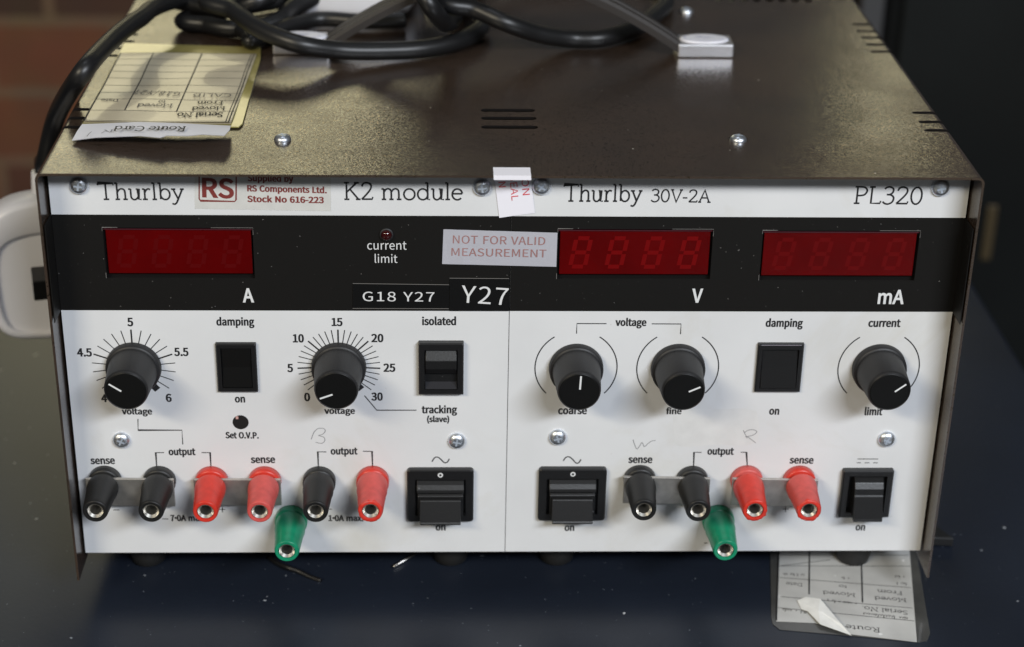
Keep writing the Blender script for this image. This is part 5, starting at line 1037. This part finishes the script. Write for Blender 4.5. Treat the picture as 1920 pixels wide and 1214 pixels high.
# ---- route card on the worktop under the right foot
tc_ = thing('route_card', 'grey laminated route card with a peeled white strip, under the right front foot', 'card', (285, -5, ZG))
b = MB(); sv = [(259.31, 28.88), (251.75, -21.03), (251.7, -25.02), (253.69, -28.32), (277.86, -32.09), (302.47, -36.48), (305.78, -35.54), (307.95, -31.34), (316.41, 28.6)]
b.prism([(x, y, ZG+.05) for x, y in sv], (0, 0, .25)); link('sleeve', b.mesh('sleeve', M['grey_sleeve']), tc_)
b = MB(); pcs = [(262.87, 28.86), (253.13, -23.37), (267.62, -24.47), (279.51, -31.62), (301.89, -36.47), (313.89, 28.61)]
b.prism([(x, y, ZG+.33) for x, y in pcs], (0, 0, .12)); gp = link('paper', b.mesh('paper', M['grey_card']), tc_)
b = MB(); GF = lambda a, b_, lf=0: (a, b_, ZG+.5+lf)
for a, c in (((261.28, 20.39),(311.86, 19.75)), ((259.8, 12.65),(310.54, 12.18)), ((259.67, 12.46),(280.72, 16.76)), ((258.33, 4.88),(307.61, -2.35)), ((256.09, -7.61),(305.18, -15.53)), ((254.78, -14.81),(303.89, -23.66))):
    line(b, [a, c], .3, GF)
b2 = [(259.79, 12.54),(280.09, 10.16)]
for a, c in (((274.04, 25.01),(268.26, -6.48)), ((292.11, 13.75),(287.27, -11.78)), ((262.15, 25.07),(253.29, -23.04))): line(b, [a, c], .55, lambda x, y, lf=0: (x, y, ZG+.52))
serif(b, 'Moved', (304.17, -9.48, 292.59, -7.85, 2.41), GF, .12); serif(b, 'From', (303.7, -4.89, 294.52, -3.5, 2.27), GF, .12)
serif(b, 'Moved', (285.74, -6.03, 273.94, -4.14, 2.37), GF, .11); serif(b, 'to', (283.73, -0.97, 280.74, -0.24, 1.94), GF, .11); serif(b, 'Date', (267.07, 0.8, 261.05, 1.72, 2.12), GF, .10)
serif(b, 'Serial No.', (302.96, -17.41, 286.6, -14.11, 2.54), GF, .11); serif(b, 'Route', (290.39, -27.93, 278.13, -25.8, 2.89), GF, .11)
link('lettering', b.mesh('lettering', M['ink']), gp)
b = MB()
HF = lambda x, y, lf=0: (x, y, ZG+.48)
for k, (p0, p1, h_) in enumerate((((302.05, -21.38),(286.14, -18.24),1.9), ((285.01, -12.11),(274.72, -9.64),1.7), ((265.41, -17.09),(255.82, -15.33),1.6), ((306.68, 0.67),(303.18, 1.4),1.5), ((306.92, 5.31),(303, 6.05),1.5), ((285.5, 4.36),(282.79, 5.09),1.5), ((268.87, 6.97),(260.84, 7.74),1.5))):
    scribble(b, p0, p1, h_, .24, HF, k+3)
link('handwriting', b.mesh('handwriting', M['ink_soft']), gp)
b = MB(); po = [(263.01, -10.72, -15.2), (263.72, -16.25, -15.3), (265.64, -18.3, -14.8), (268.59, -26.93, -14.4), (279.04, -32.62, -15.3), (276.17, -26.93, -14.2), (271.31, -11.87, -13.8), (266.46, -9.37, -14.6)]
po2 = [po[0], po[1], po[2], po[3], po[4], po[5], po[6], po[7]]
ce = tuple(sum(p[k] for p in po)/8+(1.0 if k == 2 else 0) for k in range(3))
b.add(po2+[ce], [(i, (i+1) % 8, 8) for i in range(8)]); b.add([(p[0], p[1], p[2]-.15) for p in po2+[ce]], [((i+1) % 8, i, 8) for i in range(8)])
link('peeled_strip', b.mesh('peeled_strip', plain('white_peel', (.80, .80, .77), .6, var=.08, vscale=200)), tc_)

# ---- bits on the worktop
b = MB(); b.tube(cable([(65.39, 18.75, -15.1), (69.29, 13.65, -14.4), (73.22, 10.01, -13.8), (77.3, 8.67, -14.6), (81.87, 5.94, -15.3), (86.01, 3.58, -15.4)], 6), .85, 10)
tag(link('wire_offcut', b.mesh('wire_offcut', M['cable'])), 'short black wire on the worktop under the left green terminal', 'wire')
b = MB(); b.tube([(112.61, 12.11, -15.1), (120.86, 20.75, -15.1), (125.31, 25.12, -15.1)], .5, 10)
tag(link('metal_pin', b.mesh('metal_pin', M['wire_metal'])), 'thin bare metal pin lying on the worktop near the left middle foot', 'pin')
wx0 = (322.24, 36.28, -16); wa, wb_ = (330.79, 26.25, -16), (329.88, 52.95, -16)
b = MB(); b.prism([(wa[0], wa[1], ZG+.1), (wa[0]-14, wa[1]+1, ZG+.1), (wa[0]-16, wb_[1], ZG+.1), (wa[0]-9.5, wb_[1]-1, ZG+.1), (wa[0]-4, wa[1]+8, ZG+.1)], (0, 0, 4))
tag(link('rubber_wedge', b.mesh('rubber_wedge', M['rubber'], bevel=.6)), 'black rubber wedge on the worktop beside the right side of the case', 'wedge')
